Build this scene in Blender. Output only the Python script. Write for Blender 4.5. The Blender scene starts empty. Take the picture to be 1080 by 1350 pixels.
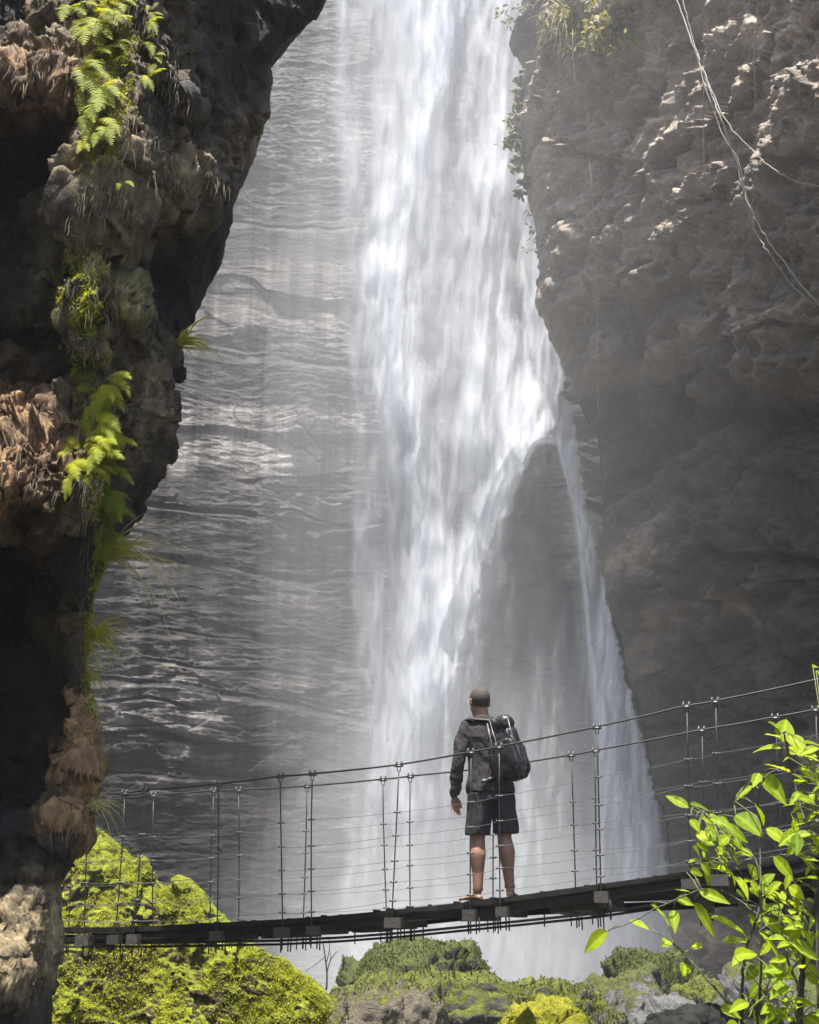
import bpy, bmesh, math, random
import numpy as np
from mathutils import Vector, Matrix
from mathutils.bvhtree import BVHTree

# ------------------------------------------------------------------ basics
SC = bpy.context.scene
COL = SC.collection
random.seed(11)
RNG = np.random.default_rng(11)
FPX, PITCH = 1450.0, math.radians(20)
CP, SP = math.cos(PITCH), math.sin(PITCH)


def ray(px, py):
    x = (np.asarray(px, float) - 540) / FPX
    y = (675 - np.asarray(py, float)) / FPX
    dx, dy, dz = x, CP - y * SP, SP + y * CP
    return dx / dy, dz / dy


def P(px, py, Y):
    a, b = ray(px, py)
    return np.stack([a * Y, np.broadcast_to(Y, np.shape(a)) * 1.0, b * Y], -1)


def V3(px, py, Y):
    return Vector(P(px, py, Y).tolist())


def to_px(X, Y, Z):
    d = Y * CP + Z * SP
    u = -Y * SP + Z * CP
    return 540 + FPX * X / d, 675 - FPX * u / d


def lerp_tab(tab, v):
    tab = sorted(tab)
    return np.interp(v, [t[0] for t in tab], [t[1] for t in tab])


# ------------------------------------------------------------------ noise
_perm = RNG.permutation(256)
_perm = np.concatenate([_perm] * 3)
_G = RNG.normal(size=(256, 3))
_G /= np.linalg.norm(_G, axis=1)[:, None]


def pn(x, y, z):
    xi, yi, zi = (np.floor(a).astype(int) for a in (x, y, z))
    xf, yf, zf = x - xi, y - yi, z - zi
    xi &= 255; yi &= 255; zi &= 255
    f = lambda t: t * t * t * (t * (t * 6 - 15) + 10)
    u, v, w = f(xf), f(yf), f(zf)

    def g(i, j, k):
        h = _perm[_perm[_perm[xi + i] + yi + j] + zi + k]
        gr = _G[h]
        return gr[..., 0] * (xf - i) + gr[..., 1] * (yf - j) + gr[..., 2] * (zf - k)
    l = lambda a, b, t: a + t * (b - a)
    return l(l(l(g(0, 0, 0), g(1, 0, 0), u), l(g(0, 1, 0), g(1, 1, 0), u), v),
             l(l(g(0, 0, 1), g(1, 0, 1), u), l(g(0, 1, 1), g(1, 1, 1), u), v), w) * 1.5


def fbm(x, y, z, octv=5, gain=0.5, lac=2.03, ridged=False):
    s, a, f = 0, 1.0, 1.0
    x, y, z = np.broadcast_arrays(np.asarray(x, float), y, z)
    for i in range(octv):
        n = pn(x * f + 17.3 * i, y * f + 5.1 * i, z * f + 9.7 * i)
        if ridged:
            n = 1 - 2 * np.abs(n)
        s = s + a * n
        a *= gain
        f *= lac
    return s


def facets(x, y, z, seed=0, tilt=.9, off=.35):
    """broken rock: space cut into random cells, each with its own tilted face"""
    x, y, z = np.broadcast_arrays(np.asarray(x, float), y, z)
    rs = np.random.default_rng(100 + seed)
    T = rs.random((1024, 3))
    D = rs.normal(size=(1024, 3))
    D /= np.linalg.norm(D, axis=1)[:, None]
    O = rs.normal(size=1024)
    bx, by, bz = (np.floor(a - .5).astype(int) for a in (x, y, z))
    best = np.full(x.shape, 1e9)
    out = np.zeros(x.shape)
    for i in (0, 1):
        for j in (0, 1):
            for k in (0, 1):
                cx, cy_, cz = bx + i, by + j, bz + k
                h = _perm[_perm[_perm[cx & 255] + (cy_ & 255)] + (cz & 255)] + 256 * ((cx + 2 * cy_ + 3 * cz) & 3)
                px, py, pz = x - cx - T[h, 0], y - cy_ - T[h, 1], z - cz - T[h, 2]
                d2 = px * px + py * py + pz * pz
                v = (px * D[h, 0] + py * D[h, 1] + pz * D[h, 2]) * tilt + O[h] * off
                m = d2 < best
                best = np.where(m, d2, best)
                out = np.where(m, v, out)
    return out


def smooth(e0, e1, x):
    t = np.clip((x - e0) / (e1 - e0), 0, 1)
    return t * t * (3 - 2 * t)


# ------------------------------------------------------------------ mesh helpers
def link(name, me, mats=(), parent=None, loc=None):
    o = bpy.data.objects.new(name, me)
    COL.objects.link(o)
    if me is not None:
        for m in (mats if isinstance(mats, (list, tuple)) else [mats]):
            me.materials.append(m)
    if parent is not None:
        o.parent = parent
    if loc is not None:
        o.location = loc
    return o


def np_mesh(name, verts, faces, smooth_=True):
    """verts (n,3), faces (m,k)"""
    me = bpy.data.meshes.new(name)
    verts = np.ascontiguousarray(verts, dtype=np.float32).reshape(-1, 3)
    faces = np.ascontiguousarray(faces, dtype=np.int32)
    k = faces.shape[1]
    me.vertices.add(len(verts))
    me.vertices.foreach_set('co', verts.ravel())
    me.loops.add(faces.size)
    me.loops.foreach_set('vertex_index', faces.ravel())
    me.polygons.add(len(faces))
    me.polygons.foreach_set('loop_start', np.arange(len(faces), dtype=np.int32) * k)
    me.update(calc_edges=True)
    me.polygons.foreach_set('use_smooth', np.full(len(faces), smooth_, dtype=bool))
    return me


def grid_faces(nu, nv):
    i, j = np.meshgrid(np.arange(nu - 1), np.arange(nv - 1), indexing='ij')
    a = i * nv + j
    return np.stack([a, a + nv, a + nv + 1, a + 1], -1).reshape(-1, 4)


def grid_normals(V):
    du = np.gradient(V, axis=0)
    dv = np.gradient(V, axis=1)
    n = np.cross(du, dv)
    return n / (np.linalg.norm(n, axis=-1, keepdims=True) + 1e-9)


def float_attr(me, name, vals):
    a = me.attributes.new(name, 'FLOAT', 'POINT')
    a.data.foreach_set('value', np.ascontiguousarray(vals, dtype=np.float32).ravel())


def color_attr(me, name, cols):
    a = me.attributes.new(name, 'FLOAT_COLOR', 'POINT')
    c = np.ones((len(cols), 4), np.float32)
    c[:, :3] = cols
    a.data.foreach_set('color', c.ravel())


class MB:
    """collects simple pieces into one mesh"""
    def __init__(s):
        s.v, s.f, s.n = [], [], 0

    def add(s, verts, faces):
        verts = [tuple(map(float, p)) for p in verts]
        s.v += verts
        s.f += [tuple(int(i) + s.n for i in f) for f in faces]
        s.n += len(verts)

    def tube(s, pts, r, seg=6, cap=True, flat=1.0):
        pts = [Vector(p) for p in pts]
        n = len(pts)
        rr = r if hasattr(r, '__len__') else [r] * n
        vs = []
        t0 = (pts[1] - pts[0]).normalized()
        ref = Vector((0, 0, 1)) if abs(t0.z) < .9 else Vector((0, 1, 0))
        for i, p in enumerate(pts):
            t = (pts[min(i + 1, n - 1)] - pts[max(i - 1, 0)])
            t = t.normalized() if t.length > 1e-9 else t0
            a = ref - t * ref.dot(t)
            a.normalize()
            b = t.cross(a)
            for k in range(seg):
                an = 2 * math.pi * k / seg
                vs.append(p + a * (math.cos(an) * rr[i]) + b * (math.sin(an) * rr[i] * flat))
        fs = []
        for i in range(n - 1):
            for k in range(seg):
                k2 = (k + 1) % seg
                fs.append((i * seg + k, i * seg + k2, (i + 1) * seg + k2, (i + 1) * seg + k))
        if cap:
            fs.append(tuple(range(seg))[::-1])
            fs.append(tuple((n - 1) * seg + k for k in range(seg)))
        s.add(vs, fs)

    def box(s, c, ax, ay, az):
        """centre and three half-axis vectors"""
        c, ax, ay, az = (Vector(q) for q in (c, ax, ay, az))
        vs = [c + ax * i + ay * j + az * k for i in (-1, 1) for j in (-1, 1) for k in (-1, 1)]
        s.add(vs, [(0, 1, 3, 2), (4, 6, 7, 5), (0, 4, 5, 1), (2, 3, 7, 6), (0, 2, 6, 4), (1, 5, 7, 3)])

    def ball(s, c, r, sx=1, sy=1, sz=1, nu=8, nv=6):
        vs, fs = [], []
        c = Vector(c)
        for j in range(nv + 1):
            th = math.pi * j / nv
            for i in range(nu):
                ph = 2 * math.pi * i / nu
                vs.append(c + Vector((math.sin(th) * math.cos(ph) * r * sx, math.sin(th) * math.sin(ph) * r * sy, math.cos(th) * r * sz)))
        for j in range(nv):
            for i in range(nu):
                i2 = (i + 1) % nu
                fs.append((j * nu + i, (j + 1) * nu + i, (j + 1) * nu + i2, j * nu + i2))
        s.add(vs, fs)

    def mesh(s, name, smooth_=True):
        me = bpy.data.meshes.new(name)
        me.from_pydata(s.v, [], s.f)
        me.validate()
        me.update()
        for p in me.polygons:
            p.use_smooth = smooth_
        return me

    def build(s, name, mat, parent=None, smooth_=True):
        return link(name, s.mesh(name, smooth_), mat, parent)


def bevel(me, w, seg=2):
    bm = bmesh.new()
    bm.from_mesh(me)
    bmesh.ops.bevel(bm, geom=bm.edges[:], offset=w, segments=seg, affect='EDGES', profile=0.7)
    bm.to_mesh(me)
    bm.free()


def tag(o, label=None, cat=None, group=None, kind=None):
    if label: o['label'] = label
    if cat: o['category'] = cat
    if group: o['group'] = group
    if kind: o['kind'] = kind
    return o


def empty(name, loc=(0, 0, 0)):
    o = bpy.data.objects.new(name, None)
    COL.objects.link(o)
    o.location = loc
    o.empty_display_size = .1
    return o


# ------------------------------------------------------------------ materials
class NT:
    def __init__(s, name):
        s.m = bpy.data.materials.new(name)
        s.m.use_nodes = True
        s.t = s.m.node_tree
        s.t.nodes.clear()
        s.out = s.n('ShaderNodeOutputMaterial')

    def n(s, typ, **kw):
        nd = s.t.nodes.new(typ)
        for k, v in kw.items():
            if k == 'i':
                for a, b in v.items():
                    if isinstance(b, bpy.types.NodeSocket):
                        s.t.links.new(b, nd.inputs[a])
                    else:
                        nd.inputs[a].default_value = b
            else:
                setattr(nd, k, v)
        return nd

    def coord(s, scale=(1, 1, 1), rot=(0, 0, 0)):
        tc = s.n('ShaderNodeTexCoord')
        mp = s.n('ShaderNodeMapping', i={0: tc.outputs['Object'], 'Scale': scale, 'Rotation': rot})
        return mp.outputs[0]

    def noise(s, vec, scale, detail=6, rough=.55, dist=0.0):
        return s.n('ShaderNodeTexNoise', i={'Vector': vec, 'Scale': scale, 'Detail': detail, 'Roughness': rough, 'Distortion': dist}).outputs[0]

    def voro(s, vec, scale, feature='F1'):
        return s.n('ShaderNodeTexVoronoi', feature=feature, i={'Vector': vec, 'Scale': scale}).outputs[0]

    def ramp(s, fac, stops):
        r = s.n('ShaderNodeValToRGB', i={0: fac})
        el = r.color_ramp.elements
        while len(el) < len(stops):
            el.new(.5)
        for e, (p, c) in zip(el, stops):
            e.position = p
            e.color = (*c, 1) if hasattr(c, '__len__') else (c, c, c, 1)
        return r.outputs[0]

    def mix(s, fac, a, b, mode='MIX'):
        nd = s.n('ShaderNodeMix', data_type='RGBA', blend_type=mode)
        for i, v in ((0, fac), (6, a), (7, b)):
            if isinstance(v, bpy.types.NodeSocket):
                s.t.links.new(v, nd.inputs[i])
            else:
                nd.inputs[i].default_value = v if i == 0 else (*v, 1)
        return nd.outputs[2]

    def math(s, op, a, b=0.0, c=0.0, clamp=False):
        nd = s.n('ShaderNodeMath', operation=op, use_clamp=clamp, i={0: a, 1: b})
        if op in ('MULTIPLY_ADD', 'SMOOTHSTEP'):
            nd.inputs[2].default_value = c
        return nd.outputs[0]

    def bump(s, h, strength, dist, nrm=None):
        i = {'Height': h, 'Strength': strength, 'Distance': dist}
        if nrm is not None:
            i['Normal'] = nrm
        return s.n('ShaderNodeBump', i=i).outputs[0]

    def attr(s, name, out=0):
        return s.n('ShaderNodeAttribute', attribute_name=name).outputs[out]

    def bsdf(s, col, rough=.7, nrm=None, spec=.5, metal=0.0):
        i = {'Base Color': col if isinstance(col, bpy.types.NodeSocket) else (*col, 1), 'Roughness': rough, 'Specular IOR Level': spec, 'Metallic': metal}
        if nrm is not None:
            i['Normal'] = nrm
        return s.n('ShaderNodeBsdfPrincipled', i=i).outputs[0]

    def done(s, surf=None, vol=None):
        if surf is not None:
            s.t.links.new(surf, s.out.inputs[0])
        if vol is not None:
            s.t.links.new(vol, s.out.inputs[1])
        return s.m


def plain(name, col, rough=.6, metal=0.0, var=.25, scale=12, spec=.5, bump=0.0):
    t = NT(name)
    c = t.coord()
    n = t.noise(c, scale, 5)
    lo = tuple(x * (1 - var) for x in col)
    hi = tuple(min(1, x * (1 + var)) for x in col)
    nrm = t.bump(t.noise(c, scale * 3, 6), bump, .01) if bump else None
    return t.done(t.bsdf(t.ramp(n, [(.3, lo), (.7, hi)]), rough, nrm, spec, metal))


def rock_mat(name, use_attr=False, xs=1.0, dark=(.05, .045, .04), mid=(.14, .125, .11), light=(.26, .235, .2), sc=1.0, rough=.6, zs=1.0, bumpd=.08, spec=.5, contrast=None):
    t = NT(name)
    c = t.coord((xs, xs, zs))
    n1 = t.noise(c, .55 * sc, 8, .6, .3)
    n2 = t.noise(c, 3.2 * sc, 10, .68, .2)
    n3 = t.noise(c, 14 * sc, 8, .7)
    v = t.voro(c, 2.3 * sc)
    m = t.math('MULTIPLY_ADD', n2, .55, .0)
    m = t.math('ADD', t.math('MULTIPLY', n1, .5), t.math('MULTIPLY', n2, .5))
    col = t.ramp(m, [(.36, dark), (.5, mid), (.66, light)])
    if use_attr:
        col = t.mix(1.0, t.ramp(m, contrast or [(.34, .45), (.5, .95), (.66, 1.6)]), t.attr('tint'), 'MULTIPLY')
    fine = t.ramp(n3, [(.3, .55), (.6, 1.1)])
    col = t.mix(.8, col, fine, 'MULTIPLY')
    h = t.math('ADD', t.math('MULTIPLY', n2, 1.0), t.math('MULTIPLY', n3, .35))
    nrm = t.bump(h, .9, bumpd)
    rg = t.ramp(n2, [(.35, max(.05, rough - .2)), (.65, min(1, rough + .2))])
    return t.done(t.bsdf(col, rg, nrm, spec))

# ------------------------------------------------------------------ sun, sky, camera
SUN = Vector((-.06, -.25, .965)).normalized()
EXPOSURE = 1.6


def set_light():
    w = bpy.data.worlds.new('World')
    SC.world = w
    w.use_nodes = True
    nt = w.node_tree
    bg = nt.nodes['Background']
    sky = nt.nodes.new('ShaderNodeTexSky')
    sky.sky_type = 'NISHITA'
    sky.sun_disc = False
    sky.sun_elevation = math.asin(SUN.z)
    sky.sun_rotation = math.atan2(SUN.x, SUN.y)
    sky.air_density = 1.0
    sky.dust_density = 3.0
    nt.links.new(sky.outputs[0], bg.inputs[0])
    bg.inputs[1].default_value = .095
    sl = bpy.data.lights.new('sun', 'SUN')
    sl.energy = 5.0
    sl.angle = math.radians(.55)
    sl.color = (1, .965, .90)
    so = bpy.data.objects.new('sun', sl)
    COL.objects.link(so)
    so.location = SUN * 60
    so.rotation_euler = SUN.to_track_quat('Z', 'Y').to_euler()
    cam = bpy.data.cameras.new('camera')
    cam.sensor_fit = 'VERTICAL'
    cam.sensor_height = 24
    cam.lens = 24 * FPX / 1350
    cam.clip_start = .05
    cam.clip_end = 500
    co = bpy.data.objects.new('camera', cam)
    COL.objects.link(co)
    co.rotation_euler = (math.radians(90) + PITCH, 0, 0)
    SC.camera = co
    vs = SC.view_settings
    vs.view_transform = 'Standard'
    vs.look = 'None'
    vs.exposure = EXPOSURE
    vs.gamma = 1
    cy = SC.cycles
    cy.use_denoising = True
    cy.max_bounces = 8
    cy.diffuse_bounces = 3
    cy.transmission_bounces = 4
    cy.transparent_max_bounces = 24
    cy.volume_bounces = 1
    cy.sample_clamp_indirect = 6
    cy.use_adaptive_sampling = True
    cy.adaptive_threshold = .015


set_light()

# ------------------------------------------------------------------ cliffs
def back_cliff():
    nu, nv = 760, 1120
    X = np.linspace(-18, 12, nu)[:, None]
    Z = np.linspace(-4, 43, nv)[None, :]
    X, Z = np.broadcast_arrays(X, Z)
    base = 42 - .016 * np.clip(-X - 2, 0, 40) ** 2 - .03 * np.clip(X - 6, 0, 40) ** 2 - .02 * Z
    warp = fbm(X * .07, Z * .10, 3.3, 4) * .9 + X * .03
    zz = Z + warp
    # beds of uneven thickness: each juts out by its own amount
    d = np.zeros_like(X)
    _qx, _qy = to_px(X, base, Z)
    _qy = _qy + 25 * fbm(X * .12, Z * .2, 5.2, 3)
    det = .12 + .75 * smooth(600, 690, _qy) + .35 * smooth(320, 350, _qy) * (1 - smooth(440, 500, _qy))
    det = det * np.clip(.55 + 1.1 * fbm(X * .14, Z * .22, 9.2, 3), .1, 1.5)
    det = det * (1 - .95 * smooth(715, 750, _qx))
    tone = np.zeros_like(X)
    rs = np.random.default_rng(4)
    for T, amp, off in ((3.1, .50, .3), (1.35, .22, 7.7), (.62, .10, 3.1)):
        q = zz / T + fbm(X * .09 / T ** .5, Z * .1, off, 4, .55) * .6
        k = np.floor(q).astype(int)
        fr = q - k
        hsh = rs.random(400)
        hh = hsh[(k * 37) % 400]
        h2 = hsh[((k + 1) * 37) % 400]
        s = smooth(.90, .97, fr)
        lat = .42 + 1.0 * fbm(X * .085, k * 3.7, off, 4, .6)
        bed = (hh * (1 - s) + h2 * s) + .35 * fr      # lean outward to the top of each bed
        d += amp * bed * np.clip(lat, .05, 1.6) * (1 if T > 2 else det)
        d -= amp * .9 * np.exp(-((fr - .92) / .05) ** 2) * np.clip(lat, .05, 1.2) * (.5 if T > 2 else det)
        bt = rs.random(400)[(k * 53) % 400]
        lm = smooth(-.15, .35, fbm(X * .22 / T ** .5, k * 5.3, off + 4, 4, .6))
        tone = tone + (bt - .42) * lm * {2.6: .3}.get(T, .62 if T < 2 else .35) * (.25 + det) - 1.0 * np.exp(-((fr - .92) / (.045 if T > .5 else .07)) ** 2) * smooth(-.2, .3, lat - .3) * (.15 + det)
    Y0_ = X * 0
    rib = fbm(X * .8, Z * .07, 8.8, 5)
    d += .13 * rib + .9 * fbm(X * .09, Z * .05, 1.7, 4) + .05 * det * fbm(X * .35, Z * 1.2, 2.2, 6, .66) + .12 * det * facets(X * .4, Z * 1.25, Y0_ * 0, 2) + .035 * det * facets(X * 1.2, Z * 2.6, 0, 5)
    d += .05 * fbm(X * .9, Z * 3.2, 6.6, 4, .6, ridged=True) * np.clip(.4 + fbm(X * .15, Z * .15, 4.4, 3), 0, 1)
    # smooth buttress of rock that splits the fall
    la = lerp_tab([(560, 719), (578, 706), (600, 694), (640, 676), (700, 656), (800, 628), (900, 604), (1000, 585), (1400, 560)], _qy)
    ra = lerp_tab([(560, 719), (578, 732), (600, 742), (640, 757), (680, 772), (720, 790), (800, 815), (900, 835), (1000, 850), (1400, 880)], _qy)
    but = smooth(-6, 26, _qx - la + 9 * fbm(Z * .8, X * .3, 1, 4)) * smooth(-6, 14, ra - _qx + 6 * fbm(Z * .9, X * .4, 2, 4)) * smooth(572, 596, _qy + 8 * fbm(X * 1.1, Z, 3, 4))
    d = d * (1 - .8 * but) + but * (1.9 + .25 * fbm(X * .4, Z * .3, 3.1, 5))
    Y = base - d
    V = np.stack([X, Y, Z], -1)
    me = np_mesh('cliff', V, grid_faces(nu, nv)[:, ::-1])
    # one pale bed and dark wet stone, with shade painted on the lower wall
    px, py = to_px(X, Y, Z)
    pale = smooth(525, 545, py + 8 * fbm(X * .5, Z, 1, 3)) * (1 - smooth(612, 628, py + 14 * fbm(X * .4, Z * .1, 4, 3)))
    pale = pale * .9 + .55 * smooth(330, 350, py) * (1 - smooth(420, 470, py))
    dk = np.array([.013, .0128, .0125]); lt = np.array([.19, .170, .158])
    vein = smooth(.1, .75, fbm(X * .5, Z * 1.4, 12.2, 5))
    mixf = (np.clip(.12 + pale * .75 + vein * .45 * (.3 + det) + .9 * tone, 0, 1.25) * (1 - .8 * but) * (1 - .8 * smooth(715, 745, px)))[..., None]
    shade_and_drip = 1 - .72 * smooth(640, 800, py + 120 * fbm(X * .12, Z * .1, 7.7, 4)) * smooth(-.6, .5, fbm(X * .2, Z * .16, 3.7, 4))  # gorge shade on the lower wall, painted in as an irregular darkening
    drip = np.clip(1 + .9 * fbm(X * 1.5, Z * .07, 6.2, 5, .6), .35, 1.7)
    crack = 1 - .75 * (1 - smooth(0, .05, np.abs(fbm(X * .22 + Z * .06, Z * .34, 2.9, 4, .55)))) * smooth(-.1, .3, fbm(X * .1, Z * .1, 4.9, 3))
    shade_and_drip = shade_and_drip * drip * crack
    color_attr(me, 'tint', ((dk * (1 - mixf) + lt * mixf) * shade_and_drip[..., None]).reshape(-1, 3))
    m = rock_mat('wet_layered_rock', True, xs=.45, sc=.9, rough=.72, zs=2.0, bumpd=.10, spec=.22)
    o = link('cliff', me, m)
    return tag(o, 'tall grey layered cliff wet with spray behind the waterfall', 'cliff', kind='structure')


REDGE = [(-260, 700), (-100, 690), (20, 690), (52, 672), (75, 676), (100, 690), (130, 690), (150, 688), (200, 690), (240, 692), (288, 700), (320, 708),
         (360, 712), (400, 713), (430, 722), (470, 738), (500, 750), (545, 764), (575, 779), (620, 786), (680, 790), (740, 794), (800, 800), (850, 812),
         (900, 822), (930, 836), (960, 842), (990, 848), (1020, 852), (1060, 862), (1100, 868), (1150, 876), (1200, 880), (1260, 886), (1330, 890), (1500, 900)]


def right_cliff():
    nu, nv = 560, 640
    YE = 30.0
    pyr = np.linspace(1480, -180, nv)
    ex = lerp_tab(REDGE, pyr)
    E = P(ex, pyr, YE)                      # edge line
    z0, z1 = E[0, 2], E[-1, 2]
    tt = np.concatenate([np.linspace(-.28, 0, 70, endpoint=False), np.linspace(0, 1, nu - 70) ** 1.15])
    V = np.zeros((nu, nv, 3))
    vv = np.linspace(0, 1, nv)
    endX, endY = 11.0, 11.0
    for i, t in enumerate(tt):
        if t < 0:
            k = -t / .28
            V[i, :, 0] = E[:, 0] + 6.5 * k + .2 * math.sqrt(k)
            V[i, :, 1] = YE + 9.5 * k
            V[i, :, 2] = E[:, 2]
        else:
            zt = E[:, 2] * (1 - t) + t * (-4 + vv * 18)
            bulge = math.sin(math.pi * min(1, t * 1.0))
            V[i, :, 0] = E[:, 0] * (1 - t) + t * (endX + 1.2 * (1 - vv)) + .35 * bulge
            V[i, :, 1] = YE * (1 - t) + t * endY - 1.2 * math.sin(math.pi * t) - .9 * (1 - math.exp(-t * 40))
            V[i, :, 2] = zt
    N = grid_normals(V)
    if N[300, 300, 1] > 0:
        N = -N
    X, Y, Z = V[..., 0], V[..., 1], V[..., 2]
    S = np.broadcast_to(np.where(tt > 0, tt, -tt * 1.4)[:, None] * 26, X.shape)
    # sloping beds, hollows and overhanging ledges
    q = Z * 1.0 + S * .16 + 1.1 * fbm(S * .16, Z * .12, 5.5, 4)
    d = .9 * fbm(S * .12, Z * .13, 2.2, 4)
    bedtone = np.zeros_like(d)
    rs = np.random.default_rng(8).random(500)
    for T, amp, off in ((2.7, .75, 2.0), (1.0, .22, 1.2), (.42, .05, 9.1)):
        qq = q / T + .5 * fbm(S * .3 / T ** .5, Z * .25, off, 4)
        k = np.floor(qq).astype(int)
        fr = qq - k
        hh = rs[(k * 31) % 500]; h2 = rs[((k + 1) * 31) % 500]
        s = smooth(.88, .97, fr)
        d -= amp * .7 * np.exp(-((fr - .93) / .05) ** 2) * np.clip(.5 + .9 * fbm(S * .25, k * 2.3, off, 3), 0, 1.2)
        bedtone = bedtone + amp * (hh - .5)
        d += amp * ((hh * (1 - s) + h2 * s) - .5 + .3 * fr) * np.clip(.6 + .9 * fbm(S * .25, k * 2.3, off, 3), .0, 1.6)
    d += .32 * fbm(S * .45, Z * .6, 7.1, 6, .58, ridged=True) - .3
    d += .12 * fbm(S * 1.7, Z * 2.3, 3.3, 5, .6) + .07 * fbm(S * 3.4, Z * 4.2, 1.3, 3, .6, ridged=True)
    d += .34 * facets(S * .30 + Z * .1, Z * .6 + S * .10, 0, 3) + .05 * facets(S * .9, Z * 1.5 + S * .2, 0, 7) + .02 * facets(S * 3.0, Z * 4.2, 0, 9)
    # crumbling blocky seam
    _px, _py = to_px(X, Y, Z)
    seam = smooth(200, 40, np.hypot((_px - 985) * .8, _py - 330)) + smooth(130, 30, np.hypot(_px - 1000, _py - 460)) + smooth(160, 40, np.hypot(_px - 1040, _py - 130))
    d += .10 * seam * facets(S * 2.0, Z * 2.4, 0, 12)
    # the lower wall is hollowed out under a ledge
    hol = smooth(470, 540, _py + 18 * fbm(S * .5, Z * .3, 3, 3)) * smooth(720, 800, _px)
    d -= .9 * hol
    fade = smooth(0, .04, np.abs(tt))[:, None]
    edge_amp = .22 + .78 * fade
    V = V + N * (d * edge_amp)[..., None]
    me = np_mesh('cliff', V, grid_faces(nu, nv))
    # tint: brown dry stone, pale seam of rubble and painted sunlight, painted shade below
    base = np.array([.19, .148, .112]); pale = np.array([.29, .23, .175]); muted = np.array([.024, .021, .018])
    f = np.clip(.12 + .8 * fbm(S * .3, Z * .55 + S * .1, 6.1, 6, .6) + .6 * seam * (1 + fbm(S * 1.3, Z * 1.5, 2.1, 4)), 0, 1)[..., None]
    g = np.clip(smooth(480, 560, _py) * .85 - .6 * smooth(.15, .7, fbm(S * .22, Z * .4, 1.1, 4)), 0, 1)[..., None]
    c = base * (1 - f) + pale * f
    c = c * (1 - g) + muted * g
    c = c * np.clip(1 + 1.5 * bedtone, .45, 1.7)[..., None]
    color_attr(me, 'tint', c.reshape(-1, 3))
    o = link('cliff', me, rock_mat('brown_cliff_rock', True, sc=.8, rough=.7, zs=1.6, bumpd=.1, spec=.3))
    return tag(o, 'brown grey cliff with hanging vines to the side of the waterfall', 'cliff', kind='structure')


def gauss_field(px, py, pts, vals, sig):
    num = 0
    den = 1e-9
    for (x, y), v in zip(pts, vals):
        w = np.exp(-(((px - x) / sig) ** 2 + ((py - y) / (sig * 1.1)) ** 2)) + 1e-7
        num = num + w[..., None] * np.asarray(v, float) if np.ndim(v) else num + w * v
        den = den + w
    return num / (den[..., None] if np.ndim(vals[0]) else den)


LEDGE = [(-330, 120), (-220, 260), (-120, 380), (-50, 432), (0, 428), (18, 415), (40, 400), (62, 378), (76, 364), (84, 359), (110, 358), (150, 356), (180, 345), (210, 338),
         (240, 322), (275, 309), (300, 303), (330, 299), (360, 285), (400, 268), (440, 245), (470, 238), (520, 228), (560, 216), (590, 216), (612, 212), (640, 196),
         (665, 172), (690, 152), (730, 138), (770, 128), (800, 122), (840, 116), (870, 112), (900, 116), (940, 128), (960, 132), (985, 134), (1010, 130), (1040, 126),
         (1080, 122), (1100, 116), (1118, 108), (1140, 92), (1165, 80), (1190, 80), (1230, 84), (1270, 80), (1300, 74), (1360, 68), (1600, 50)]
# px, py, distance, colour index
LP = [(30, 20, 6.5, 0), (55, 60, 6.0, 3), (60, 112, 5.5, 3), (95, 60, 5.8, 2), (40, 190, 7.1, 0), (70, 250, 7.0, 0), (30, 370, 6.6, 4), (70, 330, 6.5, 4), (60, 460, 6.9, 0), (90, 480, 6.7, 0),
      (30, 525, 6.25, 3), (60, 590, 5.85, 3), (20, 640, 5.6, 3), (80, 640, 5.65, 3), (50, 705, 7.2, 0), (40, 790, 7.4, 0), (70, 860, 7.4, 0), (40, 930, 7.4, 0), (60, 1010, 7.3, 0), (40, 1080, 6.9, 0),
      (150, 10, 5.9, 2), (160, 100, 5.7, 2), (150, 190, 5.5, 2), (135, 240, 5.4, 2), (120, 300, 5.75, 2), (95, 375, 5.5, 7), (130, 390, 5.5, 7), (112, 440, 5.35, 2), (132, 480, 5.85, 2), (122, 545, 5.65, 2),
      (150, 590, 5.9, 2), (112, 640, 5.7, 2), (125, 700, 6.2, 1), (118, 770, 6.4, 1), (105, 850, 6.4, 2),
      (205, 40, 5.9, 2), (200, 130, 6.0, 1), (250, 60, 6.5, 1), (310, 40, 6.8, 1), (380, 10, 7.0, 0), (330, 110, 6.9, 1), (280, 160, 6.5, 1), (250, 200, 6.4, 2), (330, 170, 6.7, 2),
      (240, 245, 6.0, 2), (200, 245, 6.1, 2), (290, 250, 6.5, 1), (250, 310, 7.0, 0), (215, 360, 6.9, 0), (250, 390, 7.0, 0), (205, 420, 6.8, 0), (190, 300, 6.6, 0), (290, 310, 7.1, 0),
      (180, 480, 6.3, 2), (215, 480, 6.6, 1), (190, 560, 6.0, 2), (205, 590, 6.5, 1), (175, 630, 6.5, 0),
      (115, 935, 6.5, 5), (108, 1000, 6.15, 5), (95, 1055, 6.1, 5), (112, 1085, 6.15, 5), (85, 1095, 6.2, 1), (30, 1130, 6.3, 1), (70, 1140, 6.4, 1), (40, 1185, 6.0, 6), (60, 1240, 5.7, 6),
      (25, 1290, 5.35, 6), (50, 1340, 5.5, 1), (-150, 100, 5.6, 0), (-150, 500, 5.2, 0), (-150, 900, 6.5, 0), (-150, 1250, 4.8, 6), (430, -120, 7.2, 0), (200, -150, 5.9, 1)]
LCOL = [(.009, .008, .007), (.036, .031, .025), (.19, .145, .080), (.22, .135, .072), (.045, .032, .019), (.28, .17, .078), (.30, .235, .135), (.20, .17, .07)]  # rock and root tones; recess shade and the sunlit rib are painted in


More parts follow.
